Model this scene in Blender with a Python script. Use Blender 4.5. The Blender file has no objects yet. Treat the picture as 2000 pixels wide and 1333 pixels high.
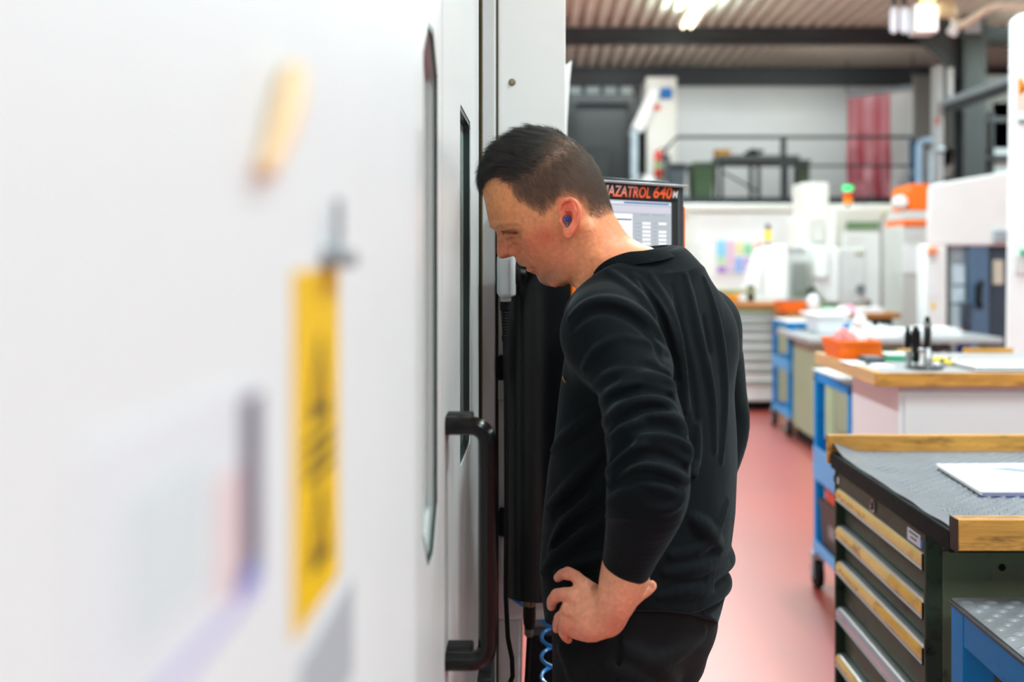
import bpy, math, random
import numpy as np
from mathutils import Vector, Matrix
random.seed(7); np.random.seed(7)
C = bpy.context.scene.collection
F, CU, CV, CH = 1944.0, 1060.0, 510.0, 1.5      # focal length (px), principal point, eye height

# ------------------------------------------------------------------ camera, world, lamps, exposure
cam = bpy.data.objects.new('camera', bpy.data.cameras.new('camera')); C.objects.link(cam)
cam.location = (0, 0, CH); cam.rotation_euler = (math.pi/2, 0, 0)
cam.data.sensor_width = 36; cam.data.lens = 36*F/2000
cam.data.shift_x = (1000-CU)/2000; cam.data.shift_y = -(666.5-CV)/2000
cam.data.clip_start = .02; cam.data.clip_end = 200
cam.data.dof.use_dof = True; cam.data.dof.focus_distance = 1.65; cam.data.dof.aperture_fstop = 2.35
sc = bpy.context.scene; sc.camera = cam
sc.view_settings.view_transform = 'Standard'; sc.view_settings.look = 'None'
sc.view_settings.gamma = 1; sc.view_settings.use_curve_mapping = False
sc.view_settings.exposure = -0.5
sc.cycles.use_denoising = True
sc.cycles.max_bounces = 8
sc.cycles.sample_clamp_indirect = 6
w = bpy.data.worlds.new('hall_daylight'); sc.world = w; w.use_nodes = True
w.node_tree.nodes['Background'].inputs[0].default_value = (.77, .93, 1, 1)
w.node_tree.nodes['Background'].inputs[1].default_value = 0.7

def area_lamp(name, loc, sx, sy, power, color=(1, .98, .95), rot=(0, 0, 0)):
    l = bpy.data.lights.new(name, 'AREA'); l.shape = 'RECTANGLE'; l.size = sx; l.size_y = sy
    l.energy = power; l.color = color
    o = bpy.data.objects.new(name, l); o.location = loc; o.rotation_euler = rot; C.objects.link(o)
    return o
LAMPS = []
for lx in (-2.4, 2.02, 7.6):
    for ly in (-3.2, .9, 5.0, 9.1, 13.2):
        LAMPS.append((lx, ly, 4.80))
        area_lamp('lamp_light', (lx, ly, 4.74), .3, 1.5, 200, (.77, .965, 1))
        area_lamp('lamp_uplight', (lx, ly, 4.885), .24, 1.5, 75 if (lx, ly) == (2.02, 13.2) else 300 if ly < 8 else 650, (.78, 1, .93), (math.pi, 0, 0))  # upward fill added to brighten the deck, strongest over out-of-view lamps
for lx in (-2.0, 1.4, 4.8):      # added lamps, hidden behind the far beam, to brighten the upper floor
    LAMPS.append((lx, 15.75, 4.98))
    area_lamp('lamp_light', (lx, 15.75, 4.92), 1.5, .3, 50, (.9, .99, 1), (.5, 0, 0))
for lx in (-.5, 2.2, 4.9):       # added washers, hidden by the last beam, to brighten the back wall
    LAMPS.append((lx, 18.95, 4.98))
    area_lamp('lamp_light', (lx, 18.95, 4.92), 3.0, .25, 46, (.9, .99, 1), (.35, 0, 0))

# ------------------------------------------------------------------ helpers
def P(u, v, Y): return Vector(((u-CU)*Y/F, Y, CH-(v-CV)*Y/F))
def lin(c):
    return tuple(((x/255)/12.92 if x/255 <= .04045 else ((x/255+.055)/1.055)**2.4) for x in c)
_M = {}
def mat(name, rgb, rough=.5, metal=0, var=None, bump=None, coat=0, spec=.5, emit=None, trans=0, alpha=1, sss=0, sheen=0, aniso=None, stain=None, ior=1.45):
    """one procedural material: base colour, colour variation var=(scale, amount), bump=(scale, strength), stain=(rgb, scale, lo, hi)"""
    if name in _M: return _M[name]
    m = bpy.data.materials.new(name); m.use_nodes = True; nt = m.node_tree; N = nt.nodes; L = nt.links
    b = N['Principled BSDF']; col = (*lin(rgb), 1)
    b.inputs['Base Color'].default_value = col; b.inputs['Roughness'].default_value = rough
    b.inputs['Metallic'].default_value = metal; b.inputs['Specular IOR Level'].default_value = spec
    b.inputs['Coat Weight'].default_value = coat; b.inputs['IOR'].default_value = ior
    b.inputs['Coat Roughness'].default_value = .35 if name == 'floor_red' else .08
    b.inputs['Transmission Weight'].default_value = trans; b.inputs['Alpha'].default_value = alpha
    b.inputs['Sheen Weight'].default_value = sheen
    if emit:
        b.inputs['Emission Color'].default_value = (*lin(emit[0]), 1); b.inputs['Emission Strength'].default_value = emit[1]
    co = None
    def coords(scale):
        nonlocal co
        if co is None: co = N.new('ShaderNodeTexCoord')
        mp = N.new('ShaderNodeMapping'); L.new(co.outputs['Object'], mp.inputs[0])
        mp.inputs['Scale'].default_value = scale if isinstance(scale, tuple) else (scale,)*3
        return mp.outputs[0]
    cur = None
    if var:
        n = N.new('ShaderNodeTexNoise'); L.new(coords(var[0]), n.inputs['Vector']); n.inputs['Scale'].default_value = 1
        n.inputs['Detail'].default_value = 5; n.inputs['Roughness'].default_value = .6
        r = N.new('ShaderNodeValToRGB'); a = var[1]
        r.color_ramp.elements[0].position = .3; r.color_ramp.elements[1].position = .7
        r.color_ramp.elements[0].color = tuple(max(0, x*(1-a)) for x in col[:3])+(1,)
        r.color_ramp.elements[1].color = tuple(min(1, x*(1+a)) for x in col[:3])+(1,)
        L.new(n.outputs['Fac'], r.inputs[0]); cur = r.outputs[0]
    if stain:
        n = N.new('ShaderNodeTexNoise'); L.new(coords(stain[1]), n.inputs['Vector']); n.inputs['Scale'].default_value = 1
        n.inputs['Detail'].default_value = 6; n.inputs['Roughness'].default_value = .65
        r = N.new('ShaderNodeMapRange'); r.inputs[1].default_value = stain[2]; r.inputs[2].default_value = stain[3]
        L.new(n.outputs['Fac'], r.inputs[0])
        mx = N.new('ShaderNodeMix'); mx.data_type = 'RGBA'; L.new(r.outputs[0], mx.inputs[0])
        if cur: L.new(cur, mx.inputs[6])
        else: mx.inputs[6].default_value = col
        mx.inputs[7].default_value = (*lin(stain[0]), 1); cur = mx.outputs[2]
    if cur: L.new(cur, b.inputs['Base Color'])
    if bump:
        n = N.new('ShaderNodeTexNoise'); L.new(coords(bump[0]), n.inputs['Vector']); n.inputs['Scale'].default_value = 1
        n.inputs['Detail'].default_value = 4
        bp = N.new('ShaderNodeBump'); bp.inputs['Strength'].default_value = bump[1]; bp.inputs['Distance'].default_value = .002
        L.new(n.outputs['Fac'], bp.inputs['Height']); L.new(bp.outputs[0], b.inputs['Normal'])
    _M[name] = m
    return m

class MB:
    """collects shapes into one mesh"""
    def __init__(s): s.v = []; s.f = []
    def add(s, vs, fs):
        n = len(s.v); s.v += [tuple(p) for p in vs]; s.f += [tuple(i+n for i in q) for q in fs]; return s
    def box(s, x0, x1, y0, y1, z0, z1):
        return s.add([(x, y, z) for x in (x0, x1) for y in (y0, y1) for z in (z0, z1)],
                     [(0, 1, 3, 2), (4, 6, 7, 5), (0, 4, 5, 1), (2, 3, 7, 6), (0, 2, 6, 4), (1, 5, 7, 3)])
    def hexa(s, a, b):          # two quads (4 points each, same order) joined
        return s.add(list(a)+list(b), [(3, 2, 1, 0), (4, 5, 6, 7)]+[(i, (i+1) % 4, (i+1) % 4+4, i+4) for i in range(4)])
    def prism(s, poly, axis, a0, a1):   # poly of (p,q) in the two other axes, extruded along axis
        def pt(p, q, a): return {'x': (a, p, q), 'y': (p, a, q), 'z': (p, q, a)}[axis]
        n = len(poly)
        return s.add([pt(p, q, a0) for p, q in poly]+[pt(p, q, a1) for p, q in poly],
                     [tuple(range(n))[::-1], tuple(range(n, 2*n))]+[(i, (i+1) % n, (i+1) % n+n, i+n) for i in range(n)])
    def tube(s, pts, r, seg=10, cap=True):
        pts = [Vector(p) for p in pts]; n = len(pts); rr = r if isinstance(r, (list, tuple)) else [r]*n
        t0 = (pts[1]-pts[0]).normalized(); up = Vector((0, 0, 1)) if abs(t0.z) < .9 else Vector((1, 0, 0))
        e1 = t0.cross(up).normalized(); vs = []; fs = []
        for i, p in enumerate(pts):
            t = (pts[min(i+1, n-1)]-pts[max(i-1, 0)]).normalized()
            e1 = (e1-t*e1.dot(t)).normalized(); e2 = t.cross(e1)
            for k in range(seg):
                a = 2*math.pi*k/seg; vs.append(p+(e1*math.cos(a)+e2*math.sin(a))*rr[i])
        for i in range(n-1):
            for k in range(seg):
                k2 = (k+1) % seg; fs.append((i*seg+k, i*seg+k2, (i+1)*seg+k2, (i+1)*seg+k))
        if cap: fs += [tuple(range(seg))[::-1], tuple(range((n-1)*seg, n*seg))]
        return s.add(vs, fs)
    def lathe(s, prof, c=(0, 0, 0), seg=20, axis='z'):   # prof of (r, h)
        vs = []; fs = []; n = len(prof)
        for r, h in prof:
            for k in range(seg):
                a = 2*math.pi*k/seg; x, y = r*math.cos(a), r*math.sin(a)
                q = {'z': (x, y, h), 'y': (x, h, y), 'x': (h, x, y)}[axis]
                vs.append((q[0]+c[0], q[1]+c[1], q[2]+c[2]))
        for i in range(n-1):
            for k in range(seg):
                k2 = (k+1) % seg; fs.append((i*seg+k, i*seg+k2, (i+1)*seg+k2, (i+1)*seg+k))
        fs += [tuple(range(seg))[::-1], tuple(range((n-1)*seg, n*seg))]
        return s.add(vs, fs)
    def build(s, name, m, parent=None, bevel=0, smooth=False, seg=2):
        me = bpy.data.meshes.new(name); me.from_pydata(s.v, [], s.f); me.validate()
        import bmesh
        bm = bmesh.new(); bm.from_mesh(me); bmesh.ops.recalc_face_normals(bm, faces=bm.faces); bm.to_mesh(me); bm.free()
        return link(name, me, m, parent, bevel, smooth, seg)
def link(name, me, m, parent=None, bevel=0, smooth=False, seg=2):
    o = bpy.data.objects.new(name, me); C.objects.link(o)
    if m: me.materials.append(m)
    if bevel:
        md = o.modifiers.new('bevel', 'BEVEL'); md.width = bevel; md.segments = seg; md.limit_method = 'ANGLE'; md.angle_limit = .6
        md.harden_normals = False
    if smooth or bevel:
        me.polygons.foreach_set('use_smooth', [True]*len(me.polygons))
        try: me.set_sharp_from_angle(angle=.7)
        except Exception: pass
    if parent:
        o.parent = parent
        if parent.parent is None and parent.type == 'EMPTY': o.location = -parent.location
    return o
def thing(name, label, cat, loc=(0, 0, 0), group=None):
    o = bpy.data.objects.new(name, None); C.objects.link(o); o.location = loc; o.empty_display_size = .1
    return tag(o, label, cat, group)
def tag(o, label, cat, group=None, kind=None):
    if label: o['label'] = label
    if cat: o['category'] = cat
    if group: o['group'] = group
    if kind: o['kind'] = kind
    return o
def structure(o, label=None):
    o['kind'] = 'structure'
    if label: o['label'] = label
    return o
def box(name, m, parent, x0, x1, y0, y1, z0, z1, bevel=.004):
    return MB().box(x0, x1, y0, y1, z0, z1).build(name, m, parent, bevel)
def text(name, s, size, m, parent, mtx, shear=0, bold=0, depth=.0008, squeeze=1):
    cu = bpy.data.curves.new(name, 'FONT'); cu.body = s; cu.size = size; cu.shear = shear; cu.offset = bold; cu.extrude = depth
    cu.resolution_u = 3
    t = bpy.data.objects.new('t', cu); C.objects.link(t)
    me = bpy.data.meshes.new_from_object(t.evaluated_get(bpy.context.evaluated_depsgraph_get()))
    C.objects.unlink(t); bpy.data.objects.remove(t)
    me.transform(mtx @ Matrix.Diagonal((squeeze, 1, 1, 1)))
    return link(name, me, m, parent)
def frame(o, x, y, z):          # matrix with the given axes
    m = Matrix.Identity(4)
    for i, a in enumerate((x, y, z)):
        a = Vector(a).normalized()
        for j in range(3): m[j][i] = a[j]
    m.translation = Vector(o); return m
def copy_tree(o, parent=None):
    c = o.copy(); C.objects.link(c); c.parent = parent
    for ch in o.children: copy_tree(ch, c)
    return c

# ------------------------------------------------------------------ materials
white_paint = mat('white_paint', (247, 248, 248), .5, var=(3, .03))
near_paint = mat('near_paint', (226, 229, 232), .5, var=(3, .03))
door_paint = mat('door_paint', (232, 234, 234), .34, coat=.2, var=(4, .02))
grey_paint = mat('grey_paint', (214, 214, 213), .4, var=(4, .04))
ivory_paint = mat('ivory_paint', (232, 230, 223), .45, var=(3, .03))
black_plastic = mat('black_plastic', (12, 13, 14), .38, spec=.3, bump=(900, .06))
black_gloss = mat('black_gloss', (12, 12, 14), .2, coat=.5)
black_rubber = mat('black_rubber', (14, 14, 15), .75, spec=.25)
dark_gap = mat('dark_gap', (34, 28, 18), .8)
brass_edge = mat('brass_edge', (96, 80, 40), .5, metal=.4)
dark_steel = mat('dark_steel', (58, 61, 64), .5, metal=.3, var=(2, .15))
beam_grey = mat('beam_grey', (66, 70, 74), .55, var=(1.5, .12))
steel = mat('steel', (190, 192, 196), .28, metal=1, var=(30, .08))
alu = mat('alu', (205, 208, 212), .3, metal=.85, var=((300, 4, 300), .06))
galv = mat('galvanised', (168, 178, 186), .45, metal=.6, var=(8, .2))
orange_trim = mat('orange_trim', (245, 112, 8), .45)
orange_plastic = mat('orange_plastic', (255, 112, 8), .42, var=(20, .06))
blue_paint = mat('blue_paint', (0, 138, 214), .5, spec=.25, var=(6, .08), stain=((8, 84, 140), 22, .62, .74))
blue_light = mat('blue_tray', (84, 166, 226), .4, var=(6, .06))
olive_paint = mat('olive_paint', (92, 108, 84), .55, spec=.3, var=(5, .08), stain=((52, 54, 46), 14, .58, .75))
olive_dark = mat('olive_dark', (50, 68, 54), .5, spec=.25, var=(6, .1), stain=((26, 31, 26), (30, 8, 30), .52, .7))
sage_paint = mat('sage_paint', (164, 178, 146), .5, var=(4, .05))
wood_edge = mat('wood_edge', (200, 144, 66), .5, var=((5, 60, 60), .3), stain=((96, 62, 24), (9, 26, 40), .52, .72), bump=((8, 120, 120), .35))
wood_end = mat('wood_end', (214, 174, 124), .5, var=((60, 5, 60), .15))
wood_brown = mat('wood_brown', (170, 108, 50), .5, var=((4, 40, 40), .2))
grey_mat = mat('grey_mat', (118, 122, 130), .33, var=(9, .16), bump=(60, .12), spec=.6)
pale_drawer = mat('pale_drawer', (238, 240, 243), .4, var=(2, .03))
paper_white = mat('paper', (246, 246, 248), .7, var=(3, .02))
red_curtain = mat('red_curtain', (172, 58, 74), .3, alpha=.88, var=((30, 30, 2), .15))
pink_curtain = mat('pink_curtain', (196, 112, 124), .25, alpha=.8, var=((30, 30, 2), .15))
clear_curtain = mat('clear_curtain', (190, 186, 186), .3, alpha=.85)
wall_white = mat('wall_white', (206, 207, 208), .75, var=(.6, .04))
floor_red = mat('floor_red', (172, 66, 57), .40, var=(.7, .10), bump=(6, .05), spec=1.0, coat=.9)
yellow_sticker = mat('yellow_sticker', (236, 190, 0), .5)
print_black = mat('print_black', (24, 22, 18), .6)
# ------------------------------------------------------------------ the hall
def prect(u0, u1, v0, v1, Y):      # world x0, x1, z0, z1 of a picture rectangle standing at depth Y
    return (u0-CU)*Y/F, (u1-CU)*Y/F, CH-(v1-CV)*Y/F, CH-(v0-CV)*Y/F
def pbox(name, m, parent, u0, u1, v0, v1, Y, depth, bevel=.006):
    x0, x1, z0, z1 = prect(u0, u1, v0, v1, Y)
    return box(name, m, parent, x0, x1, Y, Y+depth, z0, z1, bevel)

structure(MB().box(-9, 14, -8, 20.5, -.12, 0).build('floor', floor_red), 'glossy coral red painted workshop floor')
# corrugated deck: one folded sheet, ribs running along the hall
prof = []; x = -9.0; pitch = .205
while x < 14:
    prof += [(x, 5.06), (x+.09, 5.06), (x+.10, 5.2), (x+.19, 5.2)]; x += pitch
vs = [(p[0], yy, p[1]) for yy in (-8, 20.5) for p in prof]; n = len(prof)
deck = MB().add(vs, [(i, i+1, n+i+1, n+i) for i in range(n-1)]).add([(-9, -8, 5.26), (14, -8, 5.26), (14, 20.5, 5.26), (-9, 20.5, 5.26)], [(0, 1, 2, 3)])
structure(deck.build('ceiling', mat('deck_metal', (232, 228, 214), .6, var=(1, .08))), 'corrugated beige metal roof deck')
def ibeam(y, z0, z1, wd=.16):
    mb = MB().box(-9, 14, y-wd/2, y+wd/2, z0, z0+.03).box(-9, 14, y-wd/2, y+wd/2, z1-.03, z1).box(-9, 14, y-.012, y+.012, z0+.03, z1-.03)
    return mb
for i, (y, z0, z1) in enumerate(((15.2, 4.80, 5.055), (18.3, 4.72, 5.055), (11.0, 4.86, 5.055), (5.5, 4.86, 5.055))):
    structure(ibeam(y, z0, z1).build('trim_%d' % (i+1), beam_grey), 'dark grey steel roof beam')
structure(MB().box(-9, 14, 20.3, 20.5, 0, 5.2).build('wall_back', wall_white), 'off-white back wall of the hall')
structure(MB().box(13.8, 14, -8, 20.3, 0, 5.2).build('wall_right', mat('wall_grey', (150, 150, 146), .8)), 'grey right wall of the hall')
# upper floor at the back
structure(MB().box(-4, 8.3, 16.6, 20.3, 2.4, 2.52).build('trim_5', beam_grey), 'upper floor slab of the mezzanine')
structure(MB().box(-4, 8.3, 16.52, 16.6, 2.40, 2.56).build('trim_6', mat('edge_dark', (38, 44, 52), .5)), 'dark edge beam of the mezzanine floor')
structure(MB().box(-4, 8.3, 16.7, 16.8, 0, 2.4).build('wall_mezzanine', ivory_paint), 'ivory wall below the mezzanine')

for i, (lx, ly, lz) in enumerate(LAMPS):
    pos = {15.75: 'behind the far beam', 18.95: 'washing the back wall', 13.2: 'at the far beam', 9.1: 'second from the far beam', 5.0: 'in mid hall', .9: 'above the machine', -3.2: 'at the near end'}[ly]
    if ly > 15:
        t = thing('ceiling_lamp', 'tube lamp set crosswise %s, %s' % (pos, {-2.0: 'left of the gate', 1.4: 'above the bins', 4.8: 'before the curtain', -.5: 'above the gate', 2.2: 'above the white tower', 4.9: 'above the strip curtain'}[lx]), 'lamp', (lx, ly, lz), 'tube lamps below the roof deck')
        MB().prism([(ly-.13, lz), (ly+.13, lz), (ly+.07, lz+.06), (ly-.07, lz+.06)], 'x', lx-.8, lx+.8).build('housing', white_paint, t)
        for s in (-.055, .055): MB().tube([(lx-.75, ly+s, lz-.022), (lx+.75, ly+s, lz-.022)], .02, 8).build('tube', mat('lamp_glow', (255, 248, 220), .4, emit=((255, 240, 200), 9)), t)
        continue
    side = {-2.4: 'over the left bay', 2.02: 'over the middle aisle', 7.6: 'over the right bay'}[lx]
    t = thing('ceiling_lamp', 'long tube ceiling lamp %s, %s' % (side, pos), 'lamp', (lx, ly, lz), 'tube lamps below the roof deck')
    MB().prism([(lx-.13, lz), (lx+.13, lz), (lx+.07, lz+.07), (lx-.07, lz+.07)], 'y', ly-.8, ly+.8).build('housing', white_paint, t)
    for s in (-.055, .055):
        MB().tube([(lx+s, ly-.75, lz-.022), (lx+s, ly+.75, lz-.022)], .02, 8).build('tube', mat('lamp_glow', (255, 248, 220), .4, emit=((255, 240, 200), 9)), t)
    for s in (-.5, .5):
        MB().tube([(lx, ly+s, lz+.07), (lx, ly+s, 5.1)], .006, 6).build('hanger', dark_steel, t)

# ------------------------------------------------------------------ upper floor furniture
YM = 16.65
t = thing('guard_railing', 'dark steel railing with two bars along the upper floor edge', 'railing', (2, YM, 2.52))
x0, x1, _, zt = prect(1322, 1790, 268, 380, YM); zm = prect(0, 1, 324, 325, YM)[3]
MB().tube([(x0-.28, YM, zt-.45), (x0-.18, YM, zt-.2), (x0, YM, zt), (x1, YM, zt)], .028, 8).build('top_rail', dark_steel, t)
MB().tube([(x0-.2, YM, zm), (x1, YM, zm)], .02, 8).build('mid_rail', dark_steel, t)
for u in (1303, 1530, 1785):
    xx = (u-CU)*YM/F; MB().box(xx-.045, xx+.045, YM-.03, YM+.03, 2.52, zt-(.3 if u == 1303 else 0)).build('post', dark_steel, t, .004)
def wheelie_bin(u0, u1, v0, Y, m, label):
    x0, x1, z0, z1 = prect(u0, u1, v0, 388, Y); z0 = 2.52
    t = thing('waste_bin', label, 'bin', ((x0+x1)/2, Y+.3, z0), 'waste bins on the upper floor'); c = .05
    MB().hexa([(x0+c, Y+c, z0), (x1-c, Y+c, z0), (x1-c, Y+.6, z0), (x0+c, Y+.6, z0)], [(x0, Y, z1-.07), (x1, Y, z1-.07), (x1, Y+.62, z1-.07), (x0, Y+.62, z1-.07)]).build('body', m, t, .02)
    MB().hexa([(x0-.02, Y-.03, z1-.07), (x1+.02, Y-.03, z1-.07), (x1+.02, Y+.65, z1-.07), (x0-.02, Y+.65, z1-.07)], [(x0+.02, Y+.03, z1), (x1-.02, Y+.03, z1), (x1-.02, Y+.6, z1), (x0+.02, Y+.6, z1)]).build('lid', m, t, .01)
    MB().box(x0+.1, x1-.1, Y-.05, Y-.02, z1-.06, z1-.03).build('handle', m, t, .005)
wheelie_bin(1352, 1396, 316, 17.0, mat('bin_green', (70, 92, 62), .5), 'green waste bin with flat lid on the upper floor')
wheelie_bin(1306, 1341, 318, 16.75, mat('bin_slate', (84, 90, 98), .5), 'slate grey waste bin left of the green bin')
# table with things on it
x0, x1, z0, z1 = prect(1402, 1560, 304, 388, 17.6); z0 = 2.52
t = thing('packing_table', 'dark workshop table with thin legs on the upper floor', 'table', ((x0+x1)/2, 17.9, z0))
MB().box(x0, x1, 17.5, 18.3, z1-.1, z1).build('tabletop', mat('table_dark', (92, 94, 94), .5), t, .01)
for lx in (x0+.06, (x0+x1)/2, x1-.06):
    MB().box(lx-.03, lx+.03, 17.55, 17.61, z0, z1-.1).build('leg', dark_steel, t); MB().box(lx-.03, lx+.03, 18.2, 18.26, z0, z1-.1).build('leg', dark_steel, t)
MB().tube([(x0+.1, 17.6, z0+.55), ((x0+x1)/2, 17.6, z0+.2)], .02, 6).build('brace', dark_steel, t)
def small_crate(name, label, cat, u0, u1, v0, v1, Y, d, m, group=None):
    x0, x1, z0, z1 = prect(u0, u1, v0, v1, Y); t = thing(name, label, cat, ((x0+x1)/2, Y, z0), group); q = (x1-x0)*.06
    MB().hexa([(x0+q, Y+q, z0), (x1-q, Y+q, z0), (x1-q, Y+d-q, z0), (x0+q, Y+d-q, z0)], [(x0, Y, z1), (x1, Y, z1), (x1, Y+d, z1), (x0, Y+d, z1)]).build('body', m, t, .008)
    MB().box(x0-.01, x1+.01, Y-.01, Y+d+.01, z1-.02, z1).build('rim', m, t, .004)
    return t
small_crate('storage_bin', 'ochre open box at the left end of the upper floor table', 'box', 1398, 1428, 292, 304, 17.6, .3, mat('ochre', (206, 152, 62), .6))
x0, x1, z0, z1 = prect(1462, 1486, 294, 304, 17.6)
t = thing('hand_tool', 'dark bundle of tools on the middle of the upper floor table', 'tool', ((x0+x1)/2, 17.7, z0))
MB().lathe([(.10, 0), (.12, .05), (.07, .12), (.02, .14)], ((x0+x1)/2, 17.75, z0), 12).build('base', black_plastic, t)
MB().tube([((x0+x1)/2-.15, 17.75, z0+.05), ((x0+x1)/2+.18, 17.72, z0+.09)], .035, 8).build('handle', black_plastic, t)
t = thing('equipment_case', 'dark green case standing right of the upper floor table', 'case', (prect(1562, 1580, 0, 1, 16.95)[0], 16.95, 2.52))
pbox('body', mat('case_green', (68, 76, 62), .6), t, 1562, 1582, 318, 388, 16.95, .45, .02); pbox('lid', dark_steel, t, 1560, 1584, 312, 318, 16.94, .47, .01)
# strip curtain: every strip its own part, hanging from a rail
t = thing('strip_curtain', 'pink and clear plastic strip curtain hanging on the upper floor', 'curtain', (6.2, 17.2, 2.52))
a, b = P(1655, 192, 17.7), P(1783, 176, 17.2)
MB().tube([a+Vector((0, 0, .06)), b+Vector((0, 0, .06))], .035, 8).build('rail', galv, t)
for q in (a, b): MB().tube([q+Vector((0, 0, .06)), Vector((q.x, q.y, 5.06))], .012, 6).build('hanger', dark_steel, t)
ns = 15
for i in range(ns):
    q0, q1 = i/ns, (i+1.12)/ns; p0, p1 = a.lerp(b, q0), a.lerp(b, min(q1, 1)); off = Vector((0, .02*(i % 2), 0))
    top = [p0+off, p1+off]; zb = 2.6+.03*random.random()
    sg = 6; mb = MB(); vs = []; fs = []
    for k in range(sg+1):
        z = top[0].z+(zb-top[0].z)*k/sg; wob = .03*math.sin(k*1.3+i*.9)*k/sg
        for pp in top: vs.append((pp.x+wob, pp.y+wob*.5, z+(pp.z-top[0].z)*(1-k/sg)))
        for pp in top: vs.append((pp.x+wob, pp.y+wob*.5+.006, z+(pp.z-top[0].z)*(1-k/sg)))
    for k in range(sg):
        c = 4*k; fs += [(c, c+1, c+5, c+4), (c+3, c+2, c+6, c+7), (c+2, c, c+4, c+6), (c+1, c+3, c+7, c+5)]
    red = i < 10
    o = mb.add(vs, fs).build('strip', (pink_curtain if i in (1, 4, 5, 8) else red_curtain) if red else clear_curtain, t)
    if not red and i == 10: o['label'] = 'clear strip at the right end'
# dark gate, framed windows above it, white tower beside it
t = thing('roller_gate', 'tall dark grey gate with inset door on the upper floor', 'gate', (.8, 19.6, 2.52))
x0, x1, z0, z1 = prect(1122, 1228, 204, 388, 19.4); z0 = 2.52
MB().box(x0, x1, 19.4, 19.5, z0, z1).build('panel', mat('gate_grey', (66, 68, 70), .6), t, .01)
MB().box(x0-.1, x1+.1, 19.3, 19.42, z1, z1+.18).build('lintel', mat('gate_dark', (48, 50, 52), .6), t, .01)
for xx in (x0-.06, x1+.0): MB().box(xx, xx+.08, 19.3, 19.42, z0, z1).build('jamb', dark_steel, t)
pbox('inset_door', mat('gate_black', (26, 30, 34), .4), t, 1142, 1192, 285, 388, 19.33, .06)
for i, (u0, u1) in enumerate(((1112, 1136), (1144, 1172), (1180, 1204), (1212, 1236))):
    x0, x1, z0, z1 = prect(u0, u1, 145, 182, 19.9)
    o = thing('window_%d' % (i+1), None, None, (x0, 19.9, z0)); o['kind'] = 'structure'; o['label'] = 'small square window pane high on the back wall'
    MB().box(x0-.05, x1+.05, 19.92, 20.0, z0-.05, z0).box(x0-.05, x1+.05, 19.92, 20.0, z1, z1+.05).box(x0-.05, x0, 19.92, 20, z0, z1).box(x1, x1+.05, 19.92, 20, z0, z1).build('window_frame', dark_steel, o)
    MB().box(x0, x1, 19.95, 19.97, z0, z1).build('pane', mat('milky_pane', (176, 186, 186), .25, coat=.5), o)
structure(MB().box(-.5, 2.0, 20.0, 20.3, 3.9, 5.0).build('wall_window_band', mat('band_dark', (72, 74, 76), .6)), 'dark band of wall around the small windows')
t = thing('white_tower', 'white machine tower with blue box and chamfered top by the gate', 'machine', (2.1, 17.4, 2.52))
x0, x1, z0, z1 = prect(1262, 1322, 150, 388, 17.4); z0 = 2.52
MB().box(x0, x1, 17.4, 18.2, z0, z1).build('tower', ivory_paint, t, .02)
q = [P(1232, 255, 17.3), P(1268, 176, 17.3), P(1290, 176, 17.3), P(1268, 230, 17.3), P(1256, 258, 17.3)]
MB().prism([(p.x, p.z) for p in q], 'y', 17.3, 17.9).build('hood', white_paint, t, .01)
pbox('side_post', galv, t, 1233, 1246, 250, 388, 17.3, .3); pbox('opening', black_rubber, t, 1246, 1262, 240, 340, 17.36, .1)
pbox('blue_box', mat('box_blue', (0, 104, 178), .5), t, 1290, 1313, 171, 192, 17.34, .1, .02)
pbox('emblem', mat('emblem_red', (226, 92, 72), .5), t, 1276, 1290, 204, 215, 17.38, .03)
t = thing('fire_extinguisher', 'red extinguisher with green label hanging on the white tower', 'extinguisher', P(1286, 345, 17.2))
p = P(1286, 345, 17.2); MB().lathe([(.05, -.02), (.07, 0), (.07, .38), (.05, .44), (.02, .46)], p, 14).build('cylinder', mat('ext_red', (222, 60, 50), .4), t, smooth=True)
MB().lathe([(.072, .13), (.072, .26)], p, 14).build('label_band', mat('ext_green', (150, 190, 140), .5), t)
MB().tube([p+Vector((.02, 0, .46)), p+Vector((.08, -.02, .5)), p+Vector((.13, -.02, .3))], .015, 6).build('hose', black_rubber, t)
t = thing('white_hopper', 'white rounded cover at the foot of the white tower', 'cover', P(1270, 375, 17.0))
p = P(1272, 388, 17.0); MB().lathe([(.24, 0), (.23, .12), (.16, .3), (.06, .42)], (p.x-.04, 17.0, 2.53), 18).build('dome', white_paint, t, smooth=True)
MB().lathe([(.05, .4), (.05, .5), (.02, .52)], (p.x-.04, 17.0, 2.53), 10).build('cap', grey_paint, t)

# ------------------------------------------------------------------ right end: steel column, bracket beam, ducts, lamps
t = thing('steel_column', 'dark grey steel column with wide bracket head near the right edge', 'column', (6.3, 14.4, 0)); t['kind'] = 'structure'
x0, x1, z0, z1 = prect(1882, 1926, 40, 200, 14.4)
MB().box(x0, x1, 14.4, 14.43, 0, 5.05).box(x0, x1, 14.72, 14.75, 0, 5.05).box((x0+x1)/2-.012, (x0+x1)/2+.012, 14.43, 14.72, 0, 5.05).build('shaft', mat('column_grey', (58, 63, 65), .6), t)
MB().prism([(x0-.95, 5.05), (x0, 5.05), (x0, 4.2)], 'y', 14.55, 14.6).build('bracket', beam_grey, t)
t = thing('white_post', 'slim white post with two pipes left of the steel column', 'post', (5.7, 14.0, 0))
pbox('post', mat('post_grey', (176, 178, 180), .5), t, 1829, 1843, 128, 400, 14.0, .2); x0, x1, _, z1 = prect(1828, 1844, 128, 400, 14.0); MB().box(x0, x1, 14.0, 14.2, 0, 2.3).build('foot', white_paint, t); pbox('pipe', grey_paint, t, 1852, 1862, 132, 205, 14.0, .1)
pbox('plate', mat('plate_red', (190, 120, 100), .5), t, 1826, 1836, 230, 243, 13.97, .02)
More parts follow.
